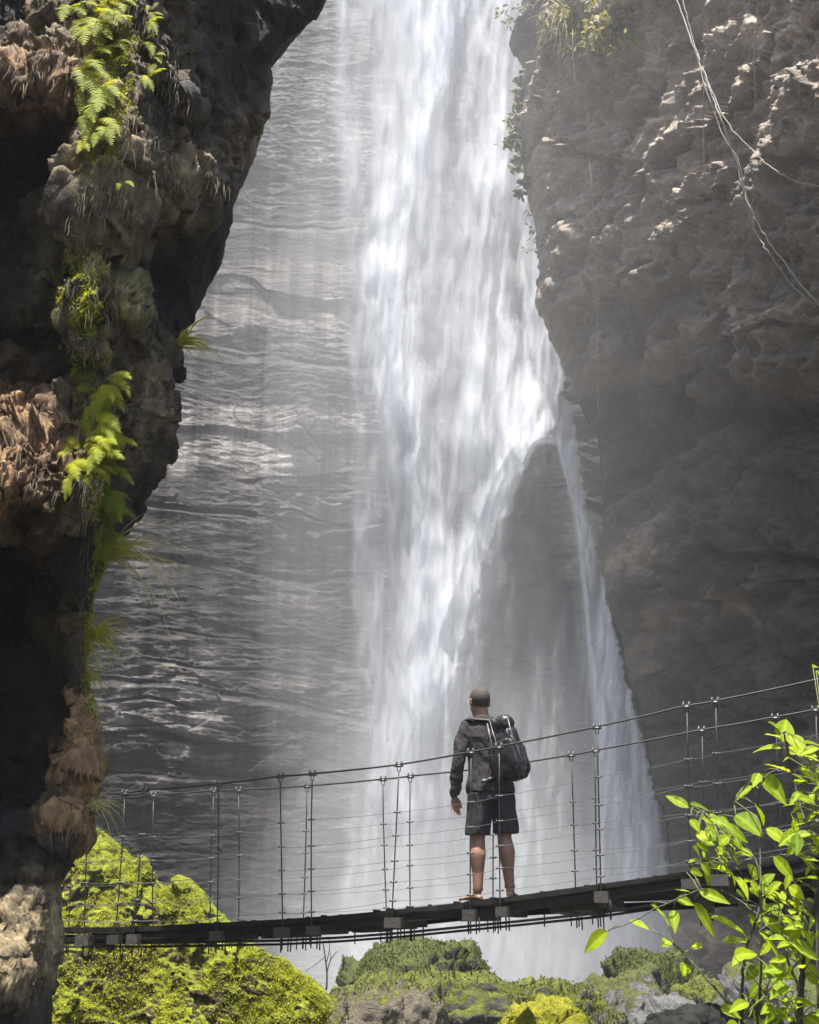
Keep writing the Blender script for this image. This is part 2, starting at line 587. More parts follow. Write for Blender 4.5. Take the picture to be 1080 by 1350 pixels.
def left_cliff():
    nv, n1, n2 = 1150, 600, 50
    pyr = np.linspace(1560, -300, nv)
    ex = lerp_tab(LEDGE, pyr) + 3.5 * fbm(pyr * .035, 0, 0, 4)
    YE = 7.3
    s = np.linspace(0, 1, n1)
    W = ex + 260
    PX = ex[None, :] - (1 - s[:, None]) * W[None, :]         # -260 .. edge
    PY = np.broadcast_to(pyr[None, :], PX.shape)
    pts = [(a, b) for a, b, _, _ in LP]
    wx = PX + 22 * fbm(PX / 60, PY / 60, 1.5, 3)
    wy = PY + 30 * fbm(PX / 60, PY / 60, 7.5, 3)
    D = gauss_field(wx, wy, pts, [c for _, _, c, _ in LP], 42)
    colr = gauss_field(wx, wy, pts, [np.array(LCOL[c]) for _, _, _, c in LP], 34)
    dist_e = (ex[None, :] - PX)
    blend = np.exp(-(dist_e / 26) ** 2)
    D = D * (1 - blend) + (YE - .2) * blend
    round_ = np.exp(-dist_e / 9)
    D = D + .35 * round_
    V1 = P(PX, PY, D)
    # hidden flank: turns away behind the rim
    E = V1[-1]
    V2 = np.zeros((n2, nv, 3))
    for k in range(n2):
        t = (k + 1) / n2
        PXb = ex - 4 - 150 * t
        Yb = D[-1] + .1 + (.55 + 1.9 * smooth(1130, 1200, pyr)) * t ** .8
        V2[k] = P(PXb, pyr, 1.0) * Yb[:, None]
        V2[k, :, 2] = E[:, 2] * (1 + 0 * t)
    V = np.concatenate([V1, V2], 0)
    N = grid_normals(V)
    if N[200, 400, 1] > 0:
        N = -N
    X, Y, Z = V[..., 0], V[..., 1], V[..., 2]
    tot = nv
    amp = np.ones(X.shape)
    amp[n1:] = 1.3
    d = .10 * fbm(X * 1.1, Y * 1.1, Z * .8, 4)
    lumo = np.zeros(X.shape)
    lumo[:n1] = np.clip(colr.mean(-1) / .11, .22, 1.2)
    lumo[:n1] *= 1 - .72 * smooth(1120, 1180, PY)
    wz = Z + .12 * fbm(X * 3, Y * 3, Z * 3, 3)
    # slabs split along slanting cracks
    q = wz * 1.7 + X * 1.1 + .5 * fbm(X * 1.3, Y * 1.3, Z * 1.3, 3)
    fr = q - np.floor(q)
    d += .07 * (smooth(0, .12, fr) - fr) * np.clip(.5 + fbm(X * 1.5, Y * 1.5, Z * 1.5, 3), 0, 1.4)
    flat = np.ones(X.shape)
    flat[:n1] = 1 - .65 * smooth(1120, 1180, PY)
    d += .10 * flat * facets(X * 2.6, Y * 2.6, wz * 1.6 + X * .8, 21) + .055 * flat * (lumo * .6 + .4) * facets(X * 6, Y * 6, wz * 4.2, 22) + .03 * (lumo * .7 + .3) * facets(X * 15, Y * 15, wz * 9, 23)
    d += .03 * (lumo + .2) * fbm(X * 5 + wz * 1.2, Y * 5, wz * 2.0, 5, .62)
    d += .020 * lumo * (.5 - np.abs(fbm(X * 11 + .8 * wz, Y * 11, wz * 2.6, 4, .6)))
    d += .022 * (lumo + .1) * fbm(X * 30, Y * 30, wz * 10, 3, .7)
    muted = np.ones(X.shape)
    muted[:n1] = 1 - .8 * np.exp(-(dist_e / 14) ** 2)
    muted[n1:n1 + 12] *= np.linspace(.2, 1, 12)[:, None]
    V = V + N * (d * amp * muted)[..., None]
    me = np_mesh('cliff', V, grid_faces(n1 + n2, nv))
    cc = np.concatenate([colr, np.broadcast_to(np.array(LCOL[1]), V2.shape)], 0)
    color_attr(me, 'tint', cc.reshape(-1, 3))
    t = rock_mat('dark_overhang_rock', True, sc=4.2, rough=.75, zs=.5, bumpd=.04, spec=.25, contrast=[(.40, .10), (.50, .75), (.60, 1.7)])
    o = link('cliff', me, t)
    return tag(o, 'dark overhanging rock face beside the camera grown with ferns and roots', 'cliff', kind='structure')


CLIFF_B = back_cliff()
CLIFF_R = right_cliff()
CLIFF_L = left_cliff()


def bvh_of(o):
    me = o.data
    vs = [v.co[:] for v in me.vertices]
    return BVHTree.FromPolygons(vs, [p.vertices[:] for p in me.polygons])


BVH_R, BVH_L = bvh_of(CLIFF_R), bvh_of(CLIFF_L)


def hit(bvh, px, py, back=.0):
    a, b = ray(px, py)
    d = Vector((float(a), 1.0, float(b))).normalized()
    h = bvh.ray_cast(Vector((0, 0, 0)), d)
    if h[0] is None:
        return None, None
    return h[0] - d * back, h[1]


# ------------------------------------------------------------------ ground
def ground():
    n1, n2 = 260, 260
    X = np.linspace(-32, 32, n1)[:, None] * np.ones((1, n2))
    Y = np.linspace(-8, 46, n2)[None, :] * np.ones((n1, 1))
    Z = -1.1 - .045 * Y + .22 * fbm(X * .35, Y * .35, 2, 5) + .06 * fbm(X * 2, Y * 2, 3, 4)
    Z -= .3 * np.exp(-((X - 1.2) / 5) ** 2)
    me = np_mesh('ground', np.stack([X, Y, Z], -1), grid_faces(n1, n2))
    o = link('ground', me, rock_mat('stream_bed_rock', False, dark=(.02, .02, .017), mid=(.06, .056, .045), light=(.12, .11, .08), sc=2, rough=.45))
    tag(o, kind='structure')


ground()


def stream():
    t = NT('stream_water')
    c = t.coord((1, .6, 1))
    n = t.noise(c, 3.2, 6, .6)
    foam = t.ramp(t.noise(c, 1.6, 8, .7, .6), [(.5, (.03, .035, .032)), (.66, (.5, .52, .52))])
    o = t.done(t.bsdf(foam, .12, t.bump(n, .7, .1)))
    n1, n2 = 90, 140
    X = np.linspace(-9, 10, n1)[:, None] * np.ones((1, n2))
    Y = np.linspace(8, 43, n2)[None, :] * np.ones((n1, 1))
    Z = -1.36 - .044 * Y + .03 * fbm(X * 1.6, Y * 1.6, 0, 4)
    me = np_mesh('water', np.stack([X, Y, Z], -1), grid_faces(n1, n2))
    tag(link('water', me, o), kind='structure')


stream()

# ------------------------------------------------------------------ waterfall
WL = [(-200, 425), (0, 428), (150, 430), (300, 440), (450, 448), (600, 455), (800, 458), (1000, 458), (1100, 448), (1200, 432), (1320, 410)]
WR = [(-200, 700), (0, 695), (60, 690), (200, 720), (420, 730), (470, 740), (500, 747), (520, 747), (540, 757), (600, 766), (690, 778), (740, 792), (800, 806), (850, 818), (900, 828), (940, 840), (1000, 856), (1100, 876), (1200, 890), (1320, 900)]


def line(py, tab):
    return lerp_tab(tab, py)


def band(px, py, tab, wtab, atab):
    c = line(py, tab); w = line(py, wtab); a = line(py, atab)
    return a * np.exp(-((px - c) / w) ** 2)


def streaks(px, py, sx, sy, seed, octv=4, g=.55):
    return fbm(px / sx, py / sy, seed, octv, g)


def fall_thickness(px, py):
    wob = 16 * streaks(px, py, 90, 160, 3.1, 3)
    x = px + wob
    L, R = line(py, WL), line(py, WR) + 5 * fbm(py / 22, 0, 4, 3) + 3 * fbm(py / 7., 2, 4, 2)
    env = smooth(0, 55, x - L) * smooth(0, 9, R - px)
    T = .62 + .25 * smooth(600, 680, x) * (1 - smooth(560, 700, py))
    T = T * (1 - .34 * smooth(540, 680, py))
    q_ = smooth(520, 800, py)
    e_ = smooth(0, 1, (x - (450 - 14 * q_)) / (70 - 38 * q_))
    T = T * e_ + .32 * (1 - e_)
    T = T + band(x, py, [(0, 452), (300, 452), (600, 462), (1000, 470)], [(0, 16), (500, 15), (1000, 14)], [(0, .75), (500, .7), (900, .6), (1100, .2)])
    # dry gap left of the main stream
    T = T - band(x, py, [(0, 480), (150, 488), (300, 485), (450, 480)], [(0, 12), (200, 18), (450, 16)], [(0, .0), (80, .34), (330, .34), (420, .1), (500, 0)])
    T = T + band(x, py, [(0, 585), (120, 570), (250, 535), (400, 515), (480, 530), (600, 548), (720, 568), (850, 565), (1000, 540)],
                 [(0, 34), (200, 26), (400, 30), (600, 26), (800, 34), (1000, 60)], [(0, 1.0), (150, .75), (300, .7), (420, 1.3), (560, .9), (700, .8), (900, .4), (1050, .2)])
    T = T + band(x, py, [(0, 600), (80, 592), (130, 590)], [(0, 16), (130, 10)], [(0, 1.2), (80, 1.1), (140, 0)])
    T = T + band(x, py, [(0, 655), (100, 650), (200, 672), (300, 690), (400, 705), (500, 720), (560, 722)], [(0, 22), (250, 26), (400, 26), (560, 26)],
                 [(0, .6), (150, .6), (220, 1.3), (300, .9), (400, .9), (520, 1.2), (560, 1.2), (590, 0)])
    T = T + band(x, py, [(200, 625), (300, 640), (450, 650), (600, 640), (700, 620)], [(200, 16), (600, 30)], [(180, 0), (240, .6), (500, .5), (650, .3), (700, 0)])
    # water thrown left off the ledge
    T = T + band(px + wob * .4, py, [(560, 706), (585, 692), (620, 670), (680, 648), (740, 630), (800, 612), (870, 590), (950, 566), (1050, 545)],
                 [(560, 16), (620, 15), (700, 20), (800, 26), (900, 30), (1050, 50)], [(545, 0), (575, 1.7), (650, 1.9), (750, 1.8), (850, 1.4), (950, .8), (1080, .15), (1120, 0)])
    # shadowed hollow under the ledge, between the two arms of water
    la = line(py, [(560, 719), (578, 706), (600, 694), (640, 676), (700, 656), (800, 628), (900, 604), (1000, 585), (1100, 575)])
    ra = line(py, [(560, 719), (578, 732), (600, 740), (640, 750), (680, 758), (720, 763), (800, 772), (900, 780), (1000, 785), (1100, 790)])
    sw = 7 + .11 * np.clip(py - 585, 0, 400)
    jag = 6 * fbm(py / 30, px / 50, 2.2, 4)
    ins = smooth(-.7, 1.3, (px - la + jag) / sw) * smooth(-.5, .9, (ra - px + jag * .6) / (5 + .05 * np.clip(py - 585, 0, 400))) * smooth(570, 592, py + jag)
    keep = line(py, [(560, .7), (610, .4), (660, .18), (800, .22), (900, .4), (1000, .7), (1100, 1.1), (1200, 1.1)])
    T = T * (1 - ins) + ins * (keep * .42 + .06 * streaks(px, py, 12, 40, 9.9))
    # arms hugging the rim of the hollow
    T = T + 1.2 * np.exp(-((px - la + 3) / 7) ** 2) * smooth(572, 590, py) * (1 - smooth(600, 700, py))
    T = T + .9 * np.exp(-((px - ra - 5) / 6) ** 2) * smooth(572, 590, py) * (1 - smooth(640, 760, py))
    T = T + 1.1 * np.exp(-((py - 578 - .012 * (px - 719) ** 2) / 5) ** 2) * np.exp(-((px - 719) / 30) ** 2)
    T = T + 1.6 * smooth(-4, 6, px - ra) * smooth(575, 600, py) * (1 - .45 * smooth(800, 1050, py))
    return T, env


def waterfall():
    t = NT('falling_water')
    al = t.attr('thickness', 2)
    c = t.coord((1, 1, .16))
    n = t.noise(c, 5.5, 8, .68, .2)
    n2 = t.noise(t.coord((1, 1, .35)), 16, 6, .7)
    nn = t.math('ADD', t.math('MULTIPLY', n, .6), t.math('MULTIPLY', n2, .4))
    fac = t.ramp(nn, [(.34, .75), (.52, 1.0), (.68, 1.25)])
    a = t.math('MULTIPLY', al, fac)
    a = t.math('SUBTRACT', 1.0, t.math('POWER', 2.718, t.math('MULTIPLY', a, -1.0)), clamp=True)
    nrm = t.bump(nn, .25, .2)
    d = t.n('ShaderNodeBsdfDiffuse', i={0: (.77, .79, .83, 1), 'Normal': nrm}).outputs[0]
    tr = t.n('ShaderNodeBsdfTranslucent', i={0: (.77, .79, .83, 1), 'Normal': nrm}).outputs[0]
    mx = t.n('ShaderNodeMixShader', i={0: .5, 1: d, 2: tr}).outputs[0]
    tp = t.n('ShaderNodeBsdfTransparent').outputs[0]
    mat = t.done(t.n('ShaderNodeMixShader', i={0: a, 1: tp, 2: mx}).outputs[0])
    root = empty('waterfall', (0, 36, -4))
    tag(root, 'tall white waterfall pouring down between the cliffs', 'waterfall', kind='structure')
    for li, Y0 in enumerate((35.6, 34.9, 34.2)):
        nu, nv = 300, 700
        a_, b_ = ray(np.linspace(395, 905, nu)[:, None], np.linspace(1330, -140, nv)[None, :])
        PX = np.linspace(395, 905, nu)[:, None] * np.ones((1, nv))
        PY = np.linspace(1330, -140, nv)[None, :] * np.ones((nu, 1))
        T, env = fall_thickness(PX, PY)
        s1 = streaks(PX + .05 * PY, PY, 20, 260, 2.2 + li, 4, .5)
        s2 = streaks(PX + 10 * streaks(PX, PY, 50, 90, 1.1, 2), PY, 42, 210, 5.5 + li, 3, .5)
        s3 = streaks(PX + .06 * PY, PY, 9, 40, 8.1 + li, 4, .6)
        if li == 0:
            D = T * env * np.clip(1 + .45 * s1 + .8 * s2, .12, 3)
            D = D * 1.15
        elif li == 1:
            D = np.clip(T - .25, 0, 3) * env * np.clip(.5 + .8 * s1 + 1.1 * s2 + .25 * s3, 0, 3) * .85
        else:
            D = np.clip(T - .4, 0, 3) * env * np.clip(0 + 1.35 * s2 + .4 * s3 + .7 * s1, 0, 3) * 1.0
        D = D * (1 - .5 * smooth(950, 1230, PY))
        YY = Y0 - .5 * s2 - .18 * s1 - .8 * np.clip(T, 0, 1.6) * .5
        # push out where water strikes the ledge
        YY = YY - 1.2 * np.exp(-(((PX - 715) / 60) ** 2 + ((PY - 600) / 70) ** 2))
        V = P(PX, PY, 1.0) * YY[..., None]
        me = np_mesh('water_curtain', V, grid_faces(nu, nv))
        float_attr(me, 'thickness', D)
        link('water_curtain', me, mat, root).matrix_parent_inverse = Matrix.Translation((0, -36, 4))


waterfall()


# ------------------------------------------------------------------ air
def volume_mat(name, col, dens, aniso=0.0):
    t = NT(name)
    v = t.n('ShaderNodeVolumePrincipled', i={'Color': (*col, 1), 'Density': dens, 'Anisotropy': aniso}).outputs[0]
    return t.done(None, v)


HAZE_DENSITY = .0007


def haze():
    m = MB()
    m.box((0, 18, 21.5), (34, 0, 0), (0, 30, 0), (0, 0, 28.5))
    o = m.build('haze', volume_mat('haze_air', (.95, .96, 1.0), HAZE_DENSITY, .1), None, False)
    tag(o, kind='stuff')


def mist():
    m = MB()
    m.ball((0, 0, 0), 1, 1, 1, 1, 40, 28)
    me = m.mesh('mist')
    for i, (c, r, d) in enumerate((((4.5, 35, 15), (9.5, 15, 29), .0030), ((-1.0, 35.3, 15), (4.2, 3.6, 24), .007), ((-1.8, 35.3, 14), (5.8, 3.2, 23), .004), ((-1.6, 35.2, 20), (7.2, 3.2, 17), .004), ((7, 25, 20), (9, 10, 13), .0032), ((-3.2, 36, 27), (7, 4, 13), .007), ((2.2, 33.5, -2.5), (9, 8, 7), .005), ((2.2, 33.5, -2.5), (7.5, 6.5, 9.5), .008), ((2.2, 33.5, -2), (6.0, 5.5, 14), .009),
                                   ((2.5, 32.5, -3), (8.5, 8, 3.6), .006), ((2.5, 32.5, -3), (6.5, 6.5, 5.6), .015))):
        o = link('mist', me.copy(), volume_mat('spray_mist', (.97, .98, 1), d), None, c)
        o.scale = r
        tag(o, kind='stuff')


haze()
mist()

# ------------------------------------------------------------------ mossy rocks
def moss_mat(name, moss, moss2, rock_d, rock_l, thr, sc=1.0, up=.35, disp=.03):
    t = NT(name)
    c = t.coord()
    geo = t.n('ShaderNodeNewGeometry')
    nz = t.n('ShaderNodeSeparateXYZ', i={0: geo.outputs['Normal']}).outputs[2]
    n1 = t.noise(c, 1.6 * sc, 7, .62)
    n2 = t.noise(c, 9 * sc, 8, .7)
    n3 = t.noise(c, 34 * sc, 6, .7)
    f = t.math('ADD', t.math('MULTIPLY', nz, up), t.math('MULTIPLY', n1, 1.1))
    f = t.math('ADD', f, t.math('MULTIPLY', n2, .5))
    f = t.ramp(f, [(thr - .06, 0.0), (thr + .06, 1.0)])
    rock = t.ramp(t.math('ADD', t.math('MULTIPLY', n1, .4), t.math('MULTIPLY', n2, .6)), [(.35, rock_d), (.62, rock_l)])
    mo = t.mix(t.ramp(n2, [(.38, 0.0), (.62, 1.0)]), moss2, moss)
    mo = t.mix(.7, mo, t.ramp(n3, [(.3, .45), (.6, 1.15)]), 'MULTIPLY')
    col = t.mix(f, rock, mo)
    h = t.math('ADD', t.math('MULTIPLY', n2, .8), t.math('MULTIPLY', n3, .45))
    h = t.math('ADD', h, t.math('MULTIPLY', f, .3))
    nrm = t.bump(h, 1.0, disp)
    return t.done(t.bsdf(col, .85, nrm, .25))


def leaf_mat(name, a, b, trans=.45, rough=.5, sc=6, ribs=False):
    t = NT(name)
    c = t.coord()
    n = t.noise(c, sc, 4)
    col = t.ramp(n, [(.35, a), (.65, b)])
    v = t.attr('vein', 2)
    if ribs:
        col = t.mix(t.math('MULTIPLY', v, .55), col, tuple(min(1, x * 1.7 + .02) for x in b))
        tn = t.attr('tone', 2)
        cc = t.n('ShaderNodeCombineColor', i={0: tn, 1: t.math('POWER', tn, .7), 2: tn}).outputs[0]
        col = t.mix(1.0, col, cc, 'MULTIPLY')
    d = t.bsdf(col, rough, None, .22)
    tcol = t.mix(1.0, col, (1.5, 1.35, .5), 'MULTIPLY')
    tr = t.n('ShaderNodeBsdfTranslucent', i={0: tcol}).outputs[0]
    return t.done(t.n('ShaderNodeMixShader', i={0: trans, 1: d, 2: tr}).outputs[0])


def tuft_mesh(name, pts, nrms, n, lmin, lmax, wid, rs, lean=.7, bend=.5, droop=.0):
    """many small leafy blades standing on given surface points"""
    k = rs.integers(0, len(pts), n)
    p = pts[k]
    nn = nrms[k] + rs.normal(size=(n, 3)) * lean
    nn /= np.linalg.norm(nn, axis=1)[:, None]
    side = np.cross(nn, rs.normal(size=(n, 3)))
    side /= np.linalg.norm(side, axis=1)[:, None] + 1e-9
    L = rs.uniform(lmin, lmax, n)[:, None]
    w = wid * rs.uniform(.6, 1.3, n)[:, None]
    bd = np.cross(nn, side) * L * bend * rs.uniform(-1, 1, n)[:, None]
    g = np.array([[0, 0, -1.0]]) * L * droop
    a = p - side * w * .5
    b = p + side * w * .5
    m1 = p + nn * L * .55 + bd * .35 + g * .3 + side * w * .62
    m2 = p + nn * L * .55 + bd * .35 + g * .3 - side * w * .62
    tp = p + nn * L + bd + g
    tp2 = tp + side * w * .08
    V = np.stack([a, b, m1, m2, tp, tp2], 1).reshape(-1, 3)
    i = np.arange(n)[:, None] * 6
    F = np.concatenate([i + np.array([[0, 1, 2, 3]]), i + np.array([[3, 2, 5, 4]])], 0)
    return np_mesh(name, V, F, True)


MOSS_LEAF = leaf_mat('moss_leaf', (.19, .215, .012), (.34, .355, .014), .3, .6, 2.2)
MOSS_LEAF_DARK = leaf_mat('dark_moss_leaf', (.040, .047, .013), (.092, .098, .022), .3, .7, 3)


def mossy_mound():
    nu, n1, n2 = 420, 330, 60
    S = [(-80, 1080), (40, 1120), (100, 1112), (128, 1097), (150, 1106), (180, 1130), (200, 1150), (212, 1164), (236, 1159), (262, 1178), (285, 1207),
         (305, 1222), (340, 1250), (380, 1268), (420, 1300), (455, 1345), (480, 1400), (510, 1480)]
    px = np.linspace(-80, 505, nu)
    top = lerp_tab(S, px) + 3 * fbm(px * .05, 0, 3, 4)
    Yr = np.interp(px, [-80, 200, 505], [12.9, 12.6, 12.0])
    V = np.zeros((nu, n1 + n2, 3))
    for j in range(n1):
        t = 1 - j / (n1 - 1)
        py = top + (1600 - top) * t
        V[:, j] = P(px, py, 1.0) * (Yr - (Yr - 11.45) * t ** .75)[:, None]
    top_z = V[:, n1 - 1, 2]
    for j in range(n2):
        t = (j + 1) / n2
        V[:, n1 + j] = P(px, top, 1.0) * (Yr + 3.2 * t)[:, None]
        V[:, n1 + j, 2] = top_z - .05 * t - 2.4 * t ** 1.7
        V[:, n1 + j, 0] = V[:, n1 - 1, 0] * 1.0
    N = grid_normals(V)
    if N[200, 200, 2] < 0:
        N = -N
    X, Y, Z = V[..., 0], V[..., 1], V[..., 2]
    d = .10 * fbm(X * .9, Y * .9, Z * .9, 3) + .09 * facets(X * 1.5, Y * 1.5, Z * 1.5, 31) + .045 * facets(X * 4, Y * 4, Z * 4, 32) + .025 * np.abs(fbm(X * 3.3, Y * 3.3, Z * 3.3, 4, .55)) + .03 * fbm(X * 11, Y * 11, Z * 11, 4, .6)
    ramp_ = np.ones(n1 + n2)
    ramp_[n1 - 30:n1 + 10] = .55
    V = V + N * (d * ramp_[None, :])[..., None]
    root = empty('mossy_boulder', tuple(V[200, 100]))
    tag(root, 'huge boulder hill thick with yellow green moss behind the footbridge end', 'boulder')
    inv = Matrix.Translation(-Vector(root.location))
    me = np_mesh('rock', V, grid_faces(nu, n1 + n2))
    o = link('rock', me, moss_mat('mound_moss', (.21, .235, .012), (.10, .105, .012), (.030, .022, .012), (.10, .075, .04), .86, 1.0, .3, .05), root)
    o.matrix_parent_inverse = inv
    N2 = grid_normals(V)
    if N2[200, 200, 2] < 0:
        N2 = -N2
    cov = fbm(X * 1.3, Y * 1.3, Z * 1.3, 4) + 1.1 * fbm(X * 4, Y * 4, Z * 4, 4) + .22
    ok = (cov > 0)
    rs = np.random.default_rng(3)
    pts, nr = V[ok], N2[ok]
    sel = rs.integers(0, len(pts), 160000)
    me = tuft_mesh('moss', pts[sel] + rs.normal(size=(160000, 3)) * .012, nr[sel] + np.array([[0, -.2, .2]]), 230000, .006, .021, .0065, rs, 1.0, .6, .25)
    o = link('moss', me, MOSS_LEAF, root)
    o.matrix_parent_inverse = inv
    o['kind'] = 'stuff'
    # the few darker fern-like weeds in the moss
    return root


mossy_mound()


def ico(sub):
    bm = bmesh.new()
    bmesh.ops.create_icosphere(bm, subdivisions=sub, radius=1)
    me = bpy.data.meshes.new('b')
    bm.to_mesh(me)
    bm.free()
    v = np.zeros(len(me.vertices) * 3)
    me.vertices.foreach_get('co', v)
    f = np.zeros(len(me.polygons) * 3, int)
    me.loops.foreach_get('vertex_index', f)
    bpy.data.meshes.remove(me)
    return v.reshape(-1, 3), f.reshape(-1, 3)


ICO_V, ICO_F = ico(6)
ROCK_BROWN = ((.05, .043, .032), (.20, .17, .125))
ROCK_GREY = ((.045, .043, .04), (.19, .18, .165))
MB_DARK = moss_mat('dark_boulder_moss', (.065, .08, .018), (.035, .042, .012), (.024, .023, .02), (.095, .09, .078), .97, 1.0, .9, .05)
MB_MID = moss_mat('green_boulder_moss', (.11, .125, .016), (.05, .058, .014), (.028, .026, .022), (.13, .12, .10), 1.05, 1.0, .9, .05)
MB_TAN = moss_mat('tan_boulder_moss', (.10, .11, .016), (.05, .055, .014), *ROCK_BROWN, .98, 1.3, .3, .04)
MB_GREY = moss_mat('grey_boulder_moss', (.075, .085, .02), (.045, .05, .016), *ROCK_GREY, 1.0, 1.4, .32, .04)
MB_YEL = moss_mat('yellow_boulder_moss', (.22, .21, .008), (.13, .13, .01), (.04, .04, .02), (.1, .1, .05), .0, 1.2, .3, .04)
MB_WET = moss_mat('wet_grey_rock', (.05, .05, .04), (.03, .03, .03), (.025, .025, .024), (.12, .12, .115), 1.6, 1.6, .2, .03)
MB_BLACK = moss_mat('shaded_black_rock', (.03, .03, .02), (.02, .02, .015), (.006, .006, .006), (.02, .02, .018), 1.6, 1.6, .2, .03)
#  px, top py, width px, depth factor, Y, material, seed, label, tufts
BOULDERS = [
    (542, 1233, 165, .8, 17.0, MB_DARK, 1, 'dark green mossy boulder standing behind the long mossy one', 9000, MOSS_LEAF_DARK),
    (655, 1273, 265, .55, 14.2, MB_MID, 2, 'long low boulder with a green moss cap and dark hollow below', 15000, MOSS_LEAF_DARK),
    (503, 1276, 158, .9, 12.4, MB_TAN, 3, 'tan bare boulder half covered with moss beside the dead twig', 5000, MOSS_LEAF_DARK),
    (712, 1309, 118, .9, 10.4, MB_YEL, 4, 'boulder all covered with bright yellow moss', 9000, MOSS_LEAF),
    (812, 1278, 118, .9, 14.6, MB_GREY, 5, 'pale grey lichen spotted boulder below the dark green dome', 900, MOSS_LEAF_DARK),
    (852, 1247, 120, .9, 16.6, MB_DARK, 6, 'dark green domed boulder in front of the cliff foot', 7000, MOSS_LEAF_DARK),
    (796, 1325, 100, .9, 12.2, MB_GREY, 7, 'low grey boulder with olive moss next to the bright yellow one', 3000, MOSS_LEAF_DARK),
    (858, 1328, 78, .9, 12.0, MB_WET, 8, 'small wet grey rock by the stream', 0, None),
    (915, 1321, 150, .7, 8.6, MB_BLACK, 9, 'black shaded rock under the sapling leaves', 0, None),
    (925, 1283, 120, .9, 14.8, MB_MID, 10, 'olive mossy boulder partly hidden by the sapling', 4000, MOSS_LEAF_DARK),
    (985, 1318, 120, .8, 9.0, MB_MID, 11, 'ledge of rock with yellow green moss under the sapling stems', 6000, MOSS_LEAF),
    (418, 1296, 62, .9, 12.9, MB_TAN, 12, 'small brown rock at the foot of the dead twig', 500, MOSS_LEAF_DARK),
    (1045, 1262, 170, .9, 13.4, MB_GREY, 13, 'large grey boulder behind the sapling with the thick dark stem', 2000, MOSS_LEAF_DARK),
    (760, 1297, 80, .9, 16.0, MB_WET, 14, 'wet dark rock wedged between the long boulder and the pale grey one', 0, None),
    (890, 1308, 70, .9, 13.6, MB_WET, 15, 'dark wet stone beside a thread of white water', 0, None),
]


def boulders():
    for (px, tpy, w, dep, Y, mat, sd, label, nt, tm) in BOULDERS:
        top = P(px, tpy, Y)
        gz = -1.1 - .045 * Y - .25
        rx = w * Y / FPX * .53
        rz = max((top[2] - gz) / 2 * 1.08, rx * .5)
        ry = max(rx * dep, .3)
        v = ICO_V.copy()
        # rounded block: push toward a box a little, then break it with noise
        v = np.sign(v) * np.abs(v) ** .78
        o_ = sd * 7.7
        big = fbm(v[:, 0] * .9 + o_, v[:, 1] * .9, v[:, 2] * .9, 3)
        v *= (1 + .22 * big + .07 * fbm(v[:, 0] * 3 + o_, v[:, 1] * 3, v[:, 2] * 3, 4))[:, None]
        w_ = v * np.array([rx, ry, rz])
        nr = v / np.array([rx, ry, rz])
        nr /= np.linalg.norm(nr, axis=1)[:, None]
        mossy = .5 + .5 * smooth(-.2, .5, nr[:, 2])
        det = rx * .17 * facets(v[:, 0] * 1.3 + o_, v[:, 1] * 1.3, v[:, 2] * 1.3, sd) + rx * .06 * facets(v[:, 0] * 3.5 + o_, v[:, 1] * 3.5, v[:, 2] * 3.5, sd + 40) + .012 * np.abs(fbm(w_[:, 0] * 4 + o_, w_[:, 1] * 4, w_[:, 2] * 4, 4)) * mossy + .018 * fbm(w_[:, 0] * 15, w_[:, 1] * 15, w_[:, 2] * 15 + o_, 3)
        w_ = w_ + nr * det[:, None]
        w_[:, 2] -= w_[:, 2].max()
        me = np_mesh('mossy_boulder', w_, ICO_F)
        nm = 'mossy_boulder' if nt else 'wet_rock'
        if nt:
            root = empty(nm, tuple(top.tolist()))
            r = link('rock', me, mat, root)
            rs = np.random.default_rng(sd)
            ok = (nr[:, 2] + (1.2 if mat is MB_YEL else 0) + .5 * fbm(w_[:, 0] * 2, w_[:, 1] * 2, w_[:, 2] * 2 + o_, 4) > .5) & (w_[:, 2] > -1.0)
            if mat in (MB_TAN, MB_GREY):
                ok &= fbm(w_[:, 0] * 1.6 + o_, w_[:, 1] * 1.6, w_[:, 2] * 1.6, 4) > .12
            if ok.sum() > 10:
                sc = Y / 12
                m = tuft_mesh('moss', w_[ok] + rs.normal(size=(ok.sum(), 3)) * .01, nr[ok], int(nt * 2.6), .005 * sc, .017 * sc, .0065 * sc, rs, 1.0, .6, .2)
                k = link('moss', m, tm, root)
                k['kind'] = 'stuff'
        else:
            root = link(nm, me, mat, None, tuple(top.tolist()))
        tag(root, label, 'boulder' if nt else 'rock')


boulders()

# ------------------------------------------------------------------ footbridge
WOOD = rock_mat('weathered_plank', False, dark=(.006, .0055, .005), mid=(.012, .011, .009), light=(.030, .027, .022), sc=4, rough=.8, zs=1, bumpd=.01, spec=.15)
ENDWOOD = rock_mat('pale_beam_wood', False, dark=(.02, .018, .014), mid=(.042, .037, .03), light=(.085, .075, .06), sc=5, rough=.8, zs=1, bumpd=.01)
STEEL = plain('dark_steel_cable', (.030, .029, .028), .55, .6, .3, 30)
WIRE = plain('thin_grey_wire', (.10, .10, .095), .75, .2, .2, 30, .2)
BOLT = plain('galvanised_clamp', (.11, .105, .10), .5, .8, .3, 40)

A0 = P(85, 1224, 10.3)
B0 = P(1080, 1125, 8.1)
DIR = Vector((B0[0] - A0[0], B0[1] - A0[1], 0)).normalized()
PRP = Vector((-DIR.y, DIR.x, 0))
BW = .92


def on_plane(px, py, off):
    a, b = (float(q) for q in ray(px, py))
    o = Vector((A0[0], A0[1], 0)) + PRP * off
    Y = (PRP.x * o.x + PRP.y * o.y) / (PRP.x * a + PRP.y)
    return Vector((a * Y, Y, b * Y))


def s_of(p):
    return (p.x - A0[0]) * DIR.x + (p.y - A0[1]) * DIR.y


